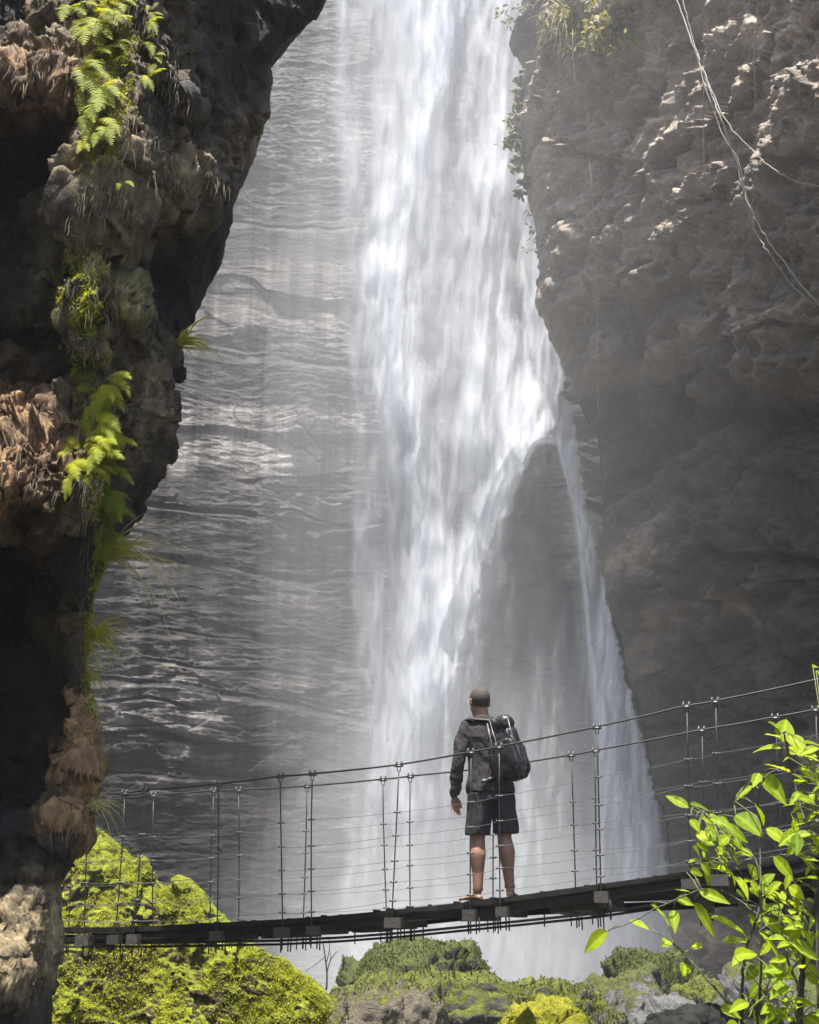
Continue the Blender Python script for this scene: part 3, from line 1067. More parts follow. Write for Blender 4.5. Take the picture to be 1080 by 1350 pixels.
DECK = [(60, 1225), (85, 1224), (200, 1222), (370, 1213), (450, 1207), (520, 1199), (600, 1191), (655, 1185), (720, 1176), (787, 1166), (850, 1157), (905, 1149), (1000, 1136), (1080, 1124), (1300, 1086)]
_ds, _dz = zip(*[(s_of(q), q.z) for q in (on_plane(px, py, 0) for px, py in DECK)])


def deck_pt(s, off, dz=0.0):
    z = float(np.interp(s, _ds, _dz))
    roll = -.17 * float(smooth(3.6, 6.0, s)) * off / BW
    q = Vector((A0[0], A0[1], 0)) + DIR * s + PRP * off
    return Vector((q.x, q.y, z + roll + dz))


S0, S1 = -.35, _ds[-1]


def bridge():
    root = empty('footbridge', deck_pt(2.5, .4))
    tag(root, 'hanging footbridge of dark planks and wire cables crossing before the waterfall', 'bridge')
    inv = Matrix.Translation(-Vector(root.location))

    def put(mb, name, mat, parent=root, sm=True):
        o = mb.build(name, mat, parent, sm)
        if parent is root:
            o.matrix_parent_inverse = inv
        else:
            o.matrix_parent_inverse = Matrix.Identity(4)
        return o
    rnd = random.Random(5)
    # deck boards: five long boards side by side, butted end to end
    m = MB()
    for r in range(5):
        s = S0 - rnd.uniform(0, 1.0)
        while s < S1:
            L = rnd.uniform(1.7, 2.6)
            e = min(s + L, S1)
            a = max(s, S0)
            if e - a > .1:
                n = max(2, int((e - a) / .35))
                o0 = r * BW / 5 + .006
                o1 = (r + 1) * BW / 5 - .006
                dz0 = rnd.uniform(-.006, .006)
                tw = rnd.uniform(-.008, .008)
                vs, fs = [], []
                for i in range(n + 1):
                    q = a + (e - a - .008) * i / n
                    wv = rnd.uniform(-.003, .003)
                    for off in (o0, o1):
                        for dz in (0, -.042):
                            vs.append(deck_pt(q, off, dz + dz0 + wv + tw * (i / n - .5)))
                for i in range(n):
                    k = i * 4
                    fs += [(k, k + 2, k + 6, k + 4), (k + 1, k + 5, k + 7, k + 3), (k, k + 4, k + 5, k + 1), (k + 2, k + 3, k + 7, k + 6)]
                fs += [(0, 1, 3, 2), (n * 4, n * 4 + 2, n * 4 + 3, n * 4 + 1)]
                m.add(vs, fs)
            s = s + L
    for i in range(40):
        s = S0 + (S1 - S0) * (i + rnd.random()) / 40
        m.box(deck_pt(s, rnd.uniform(.02, .06), .002), DIR * rnd.uniform(.01, .03), PRP * .012, (0, 0, rnd.uniform(.006, .014)))
    put(m, 'deck', WOOD, sm=False)
    # side boards under both edges
    for off in (.012, BW - .052):
        m = MB()
        s = S0
        while s < S1 - .2:
            e = min(s + rnd.uniform(1.6, 2.3), S1)
            n = 6
            h = rnd.uniform(.045, .065)
            ins = rnd.uniform(0, .012)
            vs, fs = [], []
            for i in range(n + 1):
                q = s + (e - s) * i / n
                for of in (off + ins, off + ins + .04):
                    for dz in (-.05, -.05 - h):
                        vs.append(deck_pt(q, of, dz + rnd.uniform(-.003, .003)))
            for i in range(n):
                k = i * 4
                fs += [(k, k + 2, k + 6, k + 4), (k + 1, k + 5, k + 7, k + 3), (k, k + 4, k + 5, k + 1), (k + 2, k + 3, k + 7, k + 6)]
            fs += [(0, 1, 3, 2), (n * 4, n * 4 + 2, n * 4 + 3, n * 4 + 1)]
            m.add(vs, fs)
            s = e + .006
        put(m, 'side_board', WOOD, sm=False)
    # hand cables
    NEAR = [(60, 1056), (117, 1050), (165, 1045), (192, 1041), (289, 1033), (370, 1023), (412, 1020), (526, 1008), (621, 991), (658, 984), (787, 958), (905, 930), (943, 924), (1080, 895), (1300, 842)]
    FAR = [(50, 1062), (97, 1058), (203, 1048), (282, 1042), (315, 1041), (405, 1036), (505, 1027), (541, 1023), (651, 1011), (753, 995), (785, 989), (925, 962), (1022, 945), (1080, 934), (1300, 884)]
    nc = [on_plane(x, y, 0) for x, y in NEAR]
    fc = [on_plane(x, y, BW) for x, y in FAR]

    def dense(pts, sub=5, sag=.004):
        out = []
        for a, b in zip(pts[:-1], pts[1:]):
            for i in range(sub):
                t = i / sub
                out.append(a.lerp(b, t) - Vector((0, 0, sag * 4 * t * (1 - t))))
        return out + [pts[-1]]
    for pts in (nc, fc):
        m = MB()
        m.tube(dense(pts), .0075, 8)
        put(m, 'hand_cable', STEEL)

    def cable_at(pts, px):
        xs = [to_px(p.x, p.y, p.z)[0] for p in pts]
        i = max(1, min(len(xs) - 1, int(np.searchsorted(xs, px))))
        t = (px - xs[i - 1]) / (xs[i] - xs[i - 1])
        return pts[i - 1].lerp(pts[i], t)

    def s_for_px(px, off):
        lo, hi = S0 - 1, S1 + 1
        for _ in range(40):
            md = (lo + hi) / 2
            p = deck_pt(md, off)
            if to_px(p.x, p.y, p.z)[0] < px: lo = md
            else: hi = md
        return lo
    HN = [(117, 112), (165, 153), (192, 177), (289, 287), (370, 373), (412, 411), (526, 517), (621, 620), (658, 659), (787, 792), (905, 909), (943, 945), (1085, 1090), (1180, 1184)]
    HF = [(97, 91), (203, 202), (282, 277), (315, 315), (405, 400), (505, 510), (541, 541), (651, 650), (753, 759), (785, 787), (925, 928), (1022, 1037), (1075, 1084), (1190, 1196)]
    FR = (.31, .495, .66, .80, .93)
    level = {0: [[] for _ in FR], 1: [[] for _ in FR]}
    beams = []
    for side, (H, cab, off) in enumerate(((HN, nc, -.02), (HF, fc, BW + .02))):
        for tx, bx in H:
            tp = cable_at(cab, tx)
            s = s_for_px(bx, off)
            bt = deck_pt(s, off, -.03)
            beams.append((s, side))
            jit = Vector((rnd.uniform(-.006, .006), rnd.uniform(-.01, .01), 0))
            mid = tp.lerp(bt, .5) + jit
            m = MB()
            rod0 = tp - Vector((0, 0, .055))
            pts = [rod0, rod0.lerp(mid, .5) + jit * .4, mid, mid.lerp(bt, .5) + jit * .3, bt, bt - Vector((0, 0, .2))]
            m.tube(pts, .0062, 6)
            # eye of the rod
            m.tube([tp + Vector((math.sin(a) * .014, 0, -.036 + math.cos(a) * .022)) for a in [2 * math.pi * k / 10 for k in range(11)]], .0045, 5, False)
            # bolt ends below the deck
            for dx in (-.035, .03, .055):
                q = bt + DIR * dx + PRP * (.05 if side == 0 else -.05)
                m.tube([q - Vector((0, 0, .08)), q - Vector((0, 0, rnd.uniform(.17, .22)))], .006, 5)
            nf0 = len(m.f)
            for li, fq in enumerate(FR):
                fq = fq + rnd.uniform(-.012, .012)
                q = rod0.lerp(mid, fq * 2) if fq < .5 else mid.lerp(bt, fq * 2 - 1)
                level[side][li].append(q)
                m.tube([q - DIR * .026, q + DIR * .026], .0055, 6)
                for e in (-1, 1):
                    m.ball(q + DIR * .024 * e + Vector((0, 0, .002)), .0095, .8, 1, 1, 7, 5)
                m.ball(q, .0105, 1, 1, .8, 7, 5)
            h = put(m, 'hanger', STEEL)
            h.data.materials.append(BOLT)
            for pl in h.data.polygons[nf0:]:
                pl.material_index = 1
            # saddle clamp on the hand cable
            m = MB()
            for dx in (-.022, .022):
                q = tp + DIR * dx
                m.tube([q + Vector((0, 0, .02)) + PRP * .012, q + Vector((0, 0, -.014)) + PRP * .012], .0055, 6)
                m.tube([q + Vector((0, 0, .02)) - PRP * .012, q + Vector((0, 0, -.014)) - PRP * .012], .0055, 6)
                m.ball(q + Vector((0, 0, .022)), .0105, 1, 1.4, .7, 8, 5)
            m.box(tp - Vector((0, 0, .012)), DIR * .034, PRP * .014, (0, 0, .007))
            k = put(m, 'saddle_clamp', BOLT, h)
    for side in (0, 1):
        for lst in level[side]:
            lst.sort(key=lambda q: q.x)
            m = MB()
            m.tube(dense(lst, 4, .008), .0018, 5)
            put(m, 'side_wire', WIRE)
    # cross beams with pale sawn ends
    for s, side in beams:
        lo, hi = (-.055, .62) if side == 0 else (.25, BW + .05)
        c0, c1 = deck_pt(s + rnd.uniform(-.01, .02), lo), deck_pt(s, hi)
        c = (c0 + c1) / 2 - Vector((0, 0, .098))
        m = MB()
        hw = rnd.uniform(.045, .07)
        m.box(c, DIR * hw, (c1 - c0) / 2, (0, 0, rnd.uniform(.034, .042)))
        put(m, 'cross_beam', ENDWOOD, sm=False)
    # carrying cables below
    LOW = [(60, 1243), (200, 1243), (370, 1240), (450, 1236), (540, 1229), (600, 1223), (700, 1213), (787, 1204), (870, 1192), (1000, 1176), (1080, 1165), (1300, 1132)]
    for off, dy in ((.06, 0), (BW - .1, 5)):
        m = MB()
        m.tube(dense([on_plane(x, y + dy, off) for x, y in LOW], 4, 0), .010, 8)
        for x, y in LOW[3:]:
            q = on_plane(x + 18, y - 2 + dy, off)
            m.tube([q + Vector((0, 0, .03)), q - Vector((0, 0, .035))], .006, 5)
        put(m, 'carrying_cable', STEEL)
    return root


bridge()

# ------------------------------------------------------------------ the man on the bridge
def loft(mb, rings, seg=24):
    """rings: (centre, rx, ry) horizontal ellipses from bottom to top"""
    vs, fs = [], []
    for c, rx, ry in rings:
        for k in range(seg):
            a = 2 * math.pi * k / seg
            vs.append((c[0] + rx * math.cos(a), c[1] + ry * math.sin(a), c[2]))
    n = len(rings)
    for i in range(n - 1):
        for k in range(seg):
            k2 = (k + 1) % seg
            fs.append((i * seg + k, i * seg + k2, (i + 1) * seg + k2, (i + 1) * seg + k))
    fs.append(tuple(range(seg))[::-1])
    fs.append(tuple((n - 1) * seg + k for k in range(seg)))
    mb.add(vs, fs)


def smooth_path(pts, rad, sub=6):
    P_ = [Vector(p) for p in pts]
    out, rr = [], []
    n = len(P_)
    for i in range(n - 1):
        p0, p1, p2, p3 = P_[max(0, i - 1)], P_[i], P_[i + 1], P_[min(n - 1, i + 2)]
        for k in range(sub):
            t = k / sub
            out.append(.5 * ((2 * p1) + (p2 - p0) * t + (2 * p0 - 5 * p1 + 4 * p2 - p3) * t * t + (3 * p1 - p0 - 3 * p2 + p3) * t ** 3))
            rr.append(rad[i] * (1 - t) + rad[i + 1] * t)
    out.append(P_[-1])
    rr.append(rad[-1])
    return out, rr


def limb(mb, pts, rad, seg=18, sub=6, flat=1.0):
    p, r = smooth_path(pts, rad, sub)
    mb.tube(p, r, seg, True, flat)
    mb.ball(p[0], r[0] * .98, 1, 1, 1, 14, 10)
    mb.ball(p[-1], r[-1] * .98, 1, 1, 1, 14, 10)


def fuse(mb, name, mat, parent, voxel=.006, it=4, fac=.5):
    """all pieces become one continuous skin"""
    o = mb.build(name, mat, parent)
    md = o.modifiers.new('r', 'REMESH')
    md.mode = 'VOXEL'
    md.voxel_size = voxel
    md.use_smooth_shade = True
    sm = o.modifiers.new('s', 'SMOOTH')
    sm.factor = fac
    sm.iterations = it
    dg = bpy.context.evaluated_depsgraph_get()
    dg.update()
    me = bpy.data.meshes.new_from_object(o.evaluated_get(dg))
    o.modifiers.clear()
    old = o.data
    o.data = me
    bpy.data.meshes.remove(old)
    me.name = name
    for p in me.polygons:
        p.use_smooth = True
    if not me.materials:
        me.materials.append(mat)
    return o


def verts_np(me):
    v = np.zeros(len(me.vertices) * 3)
    me.vertices.foreach_get('co', v)
    n = np.zeros(len(me.vertices) * 3)
    me.vertices.foreach_get('normal', n)
    return v.reshape(-1, 3), n.reshape(-1, 3)


def set_verts(me, v):
    me.vertices.foreach_set('co', np.ascontiguousarray(v, np.float32).ravel())
    me.update()


SKIN = plain('tanned_skin', (.20, .105, .068), .5, 0, .18, 14, .4)
SHIRT = plain('charcoal_shirt', (.034, .030, .031), .85, 0, .1, 6, .15, .08)
SHORT = plain('black_shorts', (.018, .018, .020), .7, 0, .3, 10, .3, .2)
HAIR = plain('cropped_hair', (.050, .036, .028), .75, 0, .4, 60, .3, .5)
PACK = plain('black_pack_fabric', (.012, .012, .013), .42, 0, .3, 20, .5, .2)
STRAP = plain('black_strap', (.010, .010, .010), .55, 0, .2, 30, .4)
HIGHLIGHT_BUCKLE = plain('grey_highlight_buckle', (.07, .07, .07), .4, 0, .2, 30)
EYEG = plain('pale_glasses', (.35, .35, .35), .3, 0, .1, 30)


def person():
    sf = None
    # where the camera sees his feet
    lo, hi = 0, S1
    for _ in range(40):
        md = (lo + hi) / 2
        p = deck_pt(md, .46)
        if to_px(p.x, p.y, p.z)[0] < 648: lo = md
        else: hi = md
    base = deck_pt(lo, .46, .008)
    root = empty('person', base)
    tag(root, 'man seen from behind in dark long sleeved shirt and shorts standing barefoot on the footbridge', 'person')
    up = .022   # the deck climbs toward his right foot
    H = Vector((-.060, .018, 1.612))
    yaw = math.radians(20)
    R = Matrix.Rotation(yaw, 3, 'Z') @ Matrix.Rotation(math.radians(-4), 3, 'X')
    hd = lambda x, y, z: H + R @ (Vector((x, y, z)) * 1.07)
    # ---- body
    m = MB()
    loft(m, [((.015, 0, .86), .13, .09), ((.015, 0, .92), .14, .095), ((.01, 0, 1.0), .13, .09), ((.0, 0, 1.08), .125, .085), ((-.005, 0, 1.2), .135, .09),
             ((-.01, -.005, 1.3), .145, .092), ((-.015, -.005, 1.38), .135, .08), ((-.02, 0, 1.43), .10, .065), ((-.03, 0, 1.46), .07, .06)])
    limb(m, [(-.03, -.005, 1.42), (-.042, 0, 1.49), (-.055, .01, 1.57)], [.068, .058, .060])
    # head: skull, jaw, nose, ears, brow
    def hball(x, y, z, r, sx, sy, sz):
        b = MB()
        b.ball((0, 0, 0), r, sx, sy, sz, 26, 18)
        m.add([hd(x + q[0], y + q[1], z + q[2]) for q in b.v], b.f)
    hball(0, -.008, .022, .1, .78, .98, .90)
    hball(0, .022, -.035, .1, .66, .72, .78)
    hball(0, .055, -.082, .05, .85, .8, .6)
    hball(0, .098, -.025, .016, .9, 1.2, 1.6)
    hball(0, .094, .004, .012, .8, .9, 2.0)
    hball(0, .078, .028, .03, 1.8, .5, .45)
    hball(0, .088, -.062, .016, 1.5, .6, .6)
    for e in (-1, 1):
        hball(.078 * e, -.004, -.012, .03, .32, .62, 1.0)
        hball(.082 * e, -.010, .004, .02, .4, .7, .9)
        hball(.035 * e, .082, .008, .013, 1.2, .7, .8)
    # legs
    for sx, hip, knee, ank in ((-1, (-.075, 0, .86), (-.098, .02, .47), (-.108, -.012, .085)), (1, (.105, 0, .86), (.122, .022, .49), (.152, -.01, .085 + up))):
        hip, knee, ank = Vector(hip), Vector(knee), Vector(ank)
        calf = knee.lerp(ank, .30) + Vector((.004 * sx, -.022, 0))
        low = knee.lerp(ank, .68) + Vector((0, -.006, 0))
        limb(m, [hip, hip.lerp(knee, .5) + Vector((0, .006, 0)), knee + Vector((0, -.004, .05)), knee, calf, low, ank], [.092, .080, .064, .058, .068, .047, .037], 20)
        for e in (-1, 1):
            m.ball(ank + Vector((.03 * e, .004, .004)), .016, 1, 1, 1, 10, 8)
        fd = Vector((-.52, .85, 0)).normalized() if sx < 0 else Vector((.22, .97, 0)).normalized()
        sd_ = Vector((fd.y, -fd.x, 0))
        z0 = ank.z - .085
        heel = Vector((ank.x, ank.y, z0)) - fd * .035
        mb_rings = []
        for t, w, hgt in ((-.03, .022, .035), (0, .032, .05), (.05, .034, .055), (.10, .037, .048), (.15, .042, .036), (.19, .042, .026)):
            c = heel + fd * (t + .02)
            mb_rings.append((c, w, hgt))
        vs, fs = [], []
        for c, w, hgt in mb_rings:
            for k in range(16):
                a = 2 * math.pi * k / 16
                zz = math.sin(a)
                vs.append(c + sd_ * (w * math.cos(a)) + Vector((0, 0, .004 + (hgt * .5) * (1 + zz))))
        for i in range(5):
            for k in range(16):
                k2 = (k + 1) % 16
                fs.append((i * 16 + k, i * 16 + k2, (i + 1) * 16 + k2, (i + 1) * 16 + k))
        fs += [tuple(range(16))[::-1], tuple(80 + k for k in range(16))]
        m.add(vs, fs)
        limb(m, [ank, heel + fd * .06 + Vector((0, 0, .04))], [.036, .034], 14)
        for k in range(5):
            tq = heel + fd * .2 + sd_ * (-.032 + .016 * k) * (1 if sx < 0 else -1)
            ln = (.05, .046, .042, .036, .03)[k] if sx < 0 else (.05, .046, .042, .036, .03)[k]
            rr = .0135 if k == 0 else .0095
            limb(m, [tq + Vector((0, 0, .016)), tq + fd * (ln * .55) + Vector((0, 0, .018)), tq + fd * ln + Vector((0, 0, .011))], [rr, rr, rr * .85], 8, 3)
    # arms
    SHL, ELL, WRL = Vector((-.19, -.005, 1.395)), Vector((-.252, -.03, 1.09)), Vector((-.285, .03, .835))
    SHR, ELR, WRR = Vector((.165, .0, 1.395)), Vector((.235, .03, 1.12)), Vector((.11, .23, 1.2))
    for a, b, c in ((SHL, ELL, WRL), (SHR, ELR, WRR)):
        limb(m, [a + Vector((-.03 * (1 if a.x > 0 else -1), 0, -.03)), a.lerp(b, .5), b, b.lerp(c, .35), c], [.040, .040, .036, .036, .026], 16)

    def hand(w, d, nrm, thumb, curl):
        d = d.normalized()
        nrm = (nrm - d * nrm.dot(d)).normalized()
        sd = d.cross(nrm).normalized()
        if sd.dot(thumb) < 0:
            sd = -sd
        # palm
        vs, fs = [], []
        for t, wd, th in ((-.01, .024, .018), (.02, .032, .016), (.05, .040, .014), (.085, .041, .012)):
            c = w + d * t
            for k in range(14):
                a = 2 * math.pi * k / 14
                vs.append(c + sd * wd * math.cos(a) + nrm * th * math.sin(a))
        for i in range(3):
            for k in range(14):
                k2 = (k + 1) % 14
                fs.append((i * 14 + k, i * 14 + k2, (i + 1) * 14 + k2, (i + 1) * 14 + k))
        fs += [tuple(range(14))[::-1], tuple(42 + k for k in range(14))]
        m.add(vs, fs)
        for k, (off, ln) in enumerate(((.030, .072), (.010, .080), (-.011, .074), (-.030, .058))):
            p0 = w + d * .082 + sd * off
            pts, dirc = [p0], d + sd * (off * 2.2)
            dirc.normalize()
            for j, fr in enumerate((.45, .32, .23)):
                ang = curl * (.6 + .25 * j + .10 * k)
                dirc = (Matrix.Rotation(ang, 3, nrm.cross(d)) @ dirc).normalized() if True else dirc
                pts.append(pts[-1] + dirc * ln * fr)
            limb(m, pts, [.0098, .0092, .0084, .0072], 10, 4)
        t0 = w + d * .018 + sd * .022
        td = (d * .75 + sd * .62 - nrm * .0).normalized()
        td2 = (d * .95 + sd * .25).normalized()
        limb(m, [t0, t0 + td * .035, t0 + td * .035 + td2 * .03, t0 + td * .035 + td2 * .052], [.0145, .012, .0105, .0085], 10, 4)
    hand(WRL + Vector((-.001, .002, -.012)), Vector((.06, .05, -1)), Vector((.45, -1, 0)), Vector((1, .3, 0)), -.26)
    hand(WRR + Vector((-.01, .006, 0)), Vector((-1, .15, .25)), Vector((0, 1, 0)), Vector((0, 0, 1)), .6)
    fuse(m, 'body', SKIN, root, .0055, 3, .5)
    # ---- hair: a close cropped shell over the skull
    b = MB()
    b.ball((0, 0, 0), .1, .80, 1.0, .93, 40, 28)
    keep = [hd(q[0], q[1] - .010, q[2] + .024) for q in b.v]
    ok = [not (q[1] > .052 + .3 * max(0, .03 - abs(q[2] - .03))) and not (q[2] < -.02 and q[1] > -.01) and q[2] > -.082 for q in b.v]
    hm = MB()
    hm.add(keep, [f for f in b.f if all(ok[i] for i in f)])
    ho = hm.build('hair', HAIR, root)
    hmd = ho.modifiers.new('t', 'SOLIDIFY')
    hmd.thickness = .006
    # ---- glasses
    g = MB()
    for e in (-1, 1):
        g.tube([hd(.081 * e, -.012, .012), hd(.084 * e, .03, .018), hd(.074 * e, .092, .014)], .0028, 6)
        g.tube([hd(.036 * e + .027 * math.cos(a), .104, .008 + .02 * math.sin(a)) for a in [2 * math.pi * k / 14 for k in range(15)]], .002, 5, False)
    g.tube([hd(-.012, .108, .012), hd(.012, .108, .012)], .002, 5)
    g.build('glasses', EYEG, root)
    # ---- shirt
    m = MB()
    loft(m, [((.014, 0, .850), .198, .138), ((.014, 0, .90), .196, .138), ((.010, 0, .98), .182, .128), ((.002, 0, 1.08), .172, .120), ((-.005, -.002, 1.2), .172, .122),
             ((-.01, -.006, 1.3), .186, .126), ((-.015, -.006, 1.375), .182, .112), ((-.02, -.003, 1.42), .156, .092), ((-.028, 0, 1.455), .098, .078), ((-.038, .002, 1.482), .072, .068)], 36)
    for a, b_, c in ((SHL, ELL, WRL), (SHR, ELR, WRR)):
        limb(m, [a + Vector((.02 if a.x < 0 else -.02, 0, .0)), a.lerp(b_, .5), b_, b_.lerp(c, .4), b_.lerp(c, .93)], [.066, .062, .053, .052, .041], 20)
    so = fuse(m, 'shirt', SHIRT, root, .0065, 3, .5)
    v, n = verts_np(so.data)
    w1 = fbm(v[:, 0] * 9 + v[:, 2] * 4, v[:, 1] * 9, v[:, 2] * 5 - v[:, 0] * 6, 4, .55)
    w2 = .5 - np.abs(fbm(v[:, 0] * 14 + 3, v[:, 1] * 14, v[:, 2] * 10 + v[:, 0] * 12, 3, .5))
    amp = .006 + .006 * smooth(1.1, .9, v[:, 2]) + .004 * smooth(.17, .22, np.abs(v[:, 0]))
    set_verts(so.data, v + n * (amp * 1.1 * w1 + .007 * w2)[:, None])
    # ---- collar
    c_ = MB()
    ring = [Vector((-.042 + .068 * math.cos(a), .004 + .064 * math.sin(a), 1.478 + .012 * math.sin(a))) for a in [2 * math.pi * k / 28 for k in range(29)]]
    c_.tube(ring, .009, 8, False)
    c_.build('collar', SHIRT, root)
    # ---- shorts
    m = MB()
    loft(m, [((.015, 0, .78), .196, .130), ((.015, 0, .86), .186, .124), ((.015, 0, .955), .160, .108)], 32)
    for sx, top, hem in ((-1, (-.072, 0, .84), (-.100, .012, .512)), (1, (.105, 0, .84), (.138, .012, .522))):
        top, hem = Vector(top), Vector(hem)
        rings = []
        for i in range(9):
            t = i / 8
            c = hem.lerp(top, t)
            rings.append((c, .097 + .008 * t, .108 + .010 * t))
        loft(m, rings, 28)
    so = fuse(m, 'shorts', SHORT, root, .0065, 2, .5)
    v, n = verts_np(so.data)
    ang = np.arctan2(v[:, 1], v[:, 0] - np.where(v[:, 0] < .015, -.09, .12))
    w1 = fbm(ang * 1.6 + 5, v[:, 2] * 2.2, np.where(v[:, 0] < .015, 0., 7.), 4, .55)
    w2 = fbm(v[:, 0] * 12, v[:, 1] * 12, v[:, 2] * 9, 3)
    low = smooth(.9, .52, v[:, 2])
    n[:, 2] *= .2
    set_verts(so.data, v + n * ((.004 + .016 * low) * w1 + .006 * w2)[:, None])
    return root, base


MAN, MBASE = person()


def backpack():
    root = empty('backpack', MBASE + Vector((.165, -.215, 1.18)))
    tag(root, "black roll top backpack slung on the man's shoulder", 'backpack')
    R = Matrix.Rotation(math.radians(-38), 3, 'Z') @ Matrix.Rotation(math.radians(-12), 3, 'Y') @ Matrix.Rotation(math.radians(6), 3, 'X')
    L = lambda x, y, z: R @ Vector((x, y, z))

    def block(name, mat, c, hx, hy, hz, e=.42, nz=.0, wob=.008, taper=0.0, parent=root, seed=0):
        v = ICO5_V.copy()
        v = np.sign(v) * np.abs(v) ** e
        v /= np.maximum(1, np.abs(v).max(1))[:, None]
        t = v[:, 2]
        k = 1 - taper * smooth(-.2, 1, t)
        v = v * np.array([hx, hy, hz])
        v[:, 0] *= k; v[:, 1] *= k
        n = ICO5_V
        v = v + n * (wob * fbm(v[:, 0] * 11 + seed, v[:, 1] * 11, v[:, 2] * 9, 4, .55) + wob * .8 * (.5 - np.abs(fbm(v[:, 0] * 16, v[:, 1] * 16 + seed, v[:, 2] * 16, 3))))[:, None]
        v = v + np.array(c)
        w = np.array(R) @ v.T
        return link(name, np_mesh(name, w.T, ICO5_F), mat, parent)
    body = block('bag', PACK, (0, 0, -.02), .115, .092, .235, .5, wob=.016, taper=.36)
    block('lid', PACK, (0, -.005, .225), .092, .074, .06, .6, wob=.012, taper=.1, seed=4)
    block('front_pocket', PACK, (.005, -.105, -.075), .115, .035, .15, .55, wob=.008, parent=root, seed=8)
    block('side_pocket', PACK, (-.14, -.01, -.12), .025, .07, .1, .6, wob=.006, seed=12)
    # roll top ends and seams, pale to paint in the rib highlights
    m = MB()
    m.tube([L(-.11, -.06, .25), L(-.10, -.09, .10), L(-.125, -.098, -.05), L(-.13, -.085, -.22)], .0075, 8)
    m.tube([L(.10, -.07, .25), L(.115, -.10, .10), L(.135, -.10, -.05), L(.13, -.085, -.22)], .006, 8)
    m.tube([L(-.075, -.07, .27), L(-.03, -.135, .08), L(-.04, -.148, -.1), L(-.06, -.13, -.22)], .005, 8)
    m.build('rib_highlight', HIGHLIGHT_BUCKLE, root)
    for e, nm in ((-1, 0), (1, 1)):
        # compression straps across the side
        m = MB()
        for z in (.12, -.02, -.14):
            pts = [L(-.152 * (1 - .22 * max(0, z) * 3), -.09 + .03 * k, z + .01 * k) for k in range(7)]
            if e < 0:
                m.tube(pts, .010, 6, True, .3)
        if m.v:
            m.build('strap', STRAP, root)
    # shoulder straps run to the man's shoulders
    loc = root.location
    W = lambda x, y, z: MBASE + Vector((x, y, z)) - loc

    def ribbon(pts, wdt, name):
        p, r = smooth_path(pts, [wdt] * len(pts), 6)
        m = MB()
        vs, fs = [], []
        c0 = W(-.01, 0, 1.2)
        for i, q in enumerate(p):
            t = (p[min(i + 1, len(p) - 1)] - p[max(i - 1, 0)]).normalized()
            out = (q - c0)
            out = (out - t * out.dot(t)).normalized()
            sd = t.cross(out)
            for a, b in ((-1, 0), (1, 0), (1, 1), (-1, 1)):
                vs.append(q + sd * wdt * a + out * .010 * b)
        n = len(p)
        for i in range(n - 1):
            for k in range(4):
                k2 = (k + 1) % 4
                fs.append((i * 4 + k, i * 4 + k2, (i + 1) * 4 + k2, (i + 1) * 4 + k))
        fs += [(3, 2, 1, 0), tuple((n - 1) * 4 + k for k in range(4))]
        m.add(vs, fs)
        m.build(name, STRAP, root)
    ribbon([W(.10, -.15, 1.395), W(.03, -.118, 1.425), W(-.06, -.098, 1.440), W(-.135, -.075, 1.447), W(-.175, -.02, 1.45), W(-.175, .06, 1.42), W(-.15, .125, 1.33), W(-.12, .14, 1.2)], .022, 'shoulder_strap')
    ribbon([W(.16, -.16, 1.40), W(.135, -.10, 1.45), W(.115, -.02, 1.465), W(.115, .07, 1.43), W(.11, .13, 1.33), W(.12, .14, 1.2)], .024, 'shoulder_strap')
    # hip belt end with buckle hanging at the waist
    ribbon([W(.10, -.17, .99), W(.03, -.15, .955), W(-.03, -.145, .935)], .012, 'hip_belt')
    m = MB()
    m.box(W(-.045, -.155, .930), (.022, 0, .002), (0, .006, 0), (0, 0, .014))
    m.box(W(.0, -.160, .945), (.012, 0, .002), (0, .006, 0), (0, 0, .012))
    m.build('buckle', HIGHLIGHT_BUCKLE, root)


ICO5_V, ICO5_F = ico(5)
backpack()

# ------------------------------------------------------------------ plants
FERN = leaf_mat('fern_green', (.18, .22, .010), (.36, .37, .012), .45, .65, 5)
FERN_D = leaf_mat('fern_dark_green', (.08, .12, .010), (.19, .23, .012), .4, .65, 5)
GRASS = leaf_mat('grass_blade', (.28, .29, .03), (.44, .42, .07), .4, .5, 6)
GRASS_PALE = leaf_mat('pale_grass_blade', (.28, .28, .12), (.46, .44, .22), .35, .6, 6)
DULL = leaf_mat('dull_cliff_leaf', (.05, .062, .03), (.15, .16, .08), .35, .6, 3)
CLIFF_GRASS = leaf_mat('dry_cliff_grass', (.17, .165, .10), (.30, .28, .18), .35, .7, 6)
PALE_LEAF = leaf_mat('pale_cliff_leaf', (.16, .16, .08), (.30, .29, .16), .3, .6, 3)
LEAF = leaf_mat('sapling_leaf', (.13, .20, .008), (.26, .32, .010), .5, .65, 9, True)
STEM = plain('dark_stem', (.028, .024, .016), .7, 0, .3, 40)
STEM_G = plain('green_twig', (.09, .10, .02), .6, 0, .3, 40)
ROOT = plain('hanging_root_fibre', (.14, .11, .07), .8, 0, .45, 25)
ROOT2 = plain('rusty_root_fibre', (.18, .12, .065), .8, 0, .4, 25)
VINE = plain('pale_liana', (.25, .22, .18), .8, 0, .25, 15)


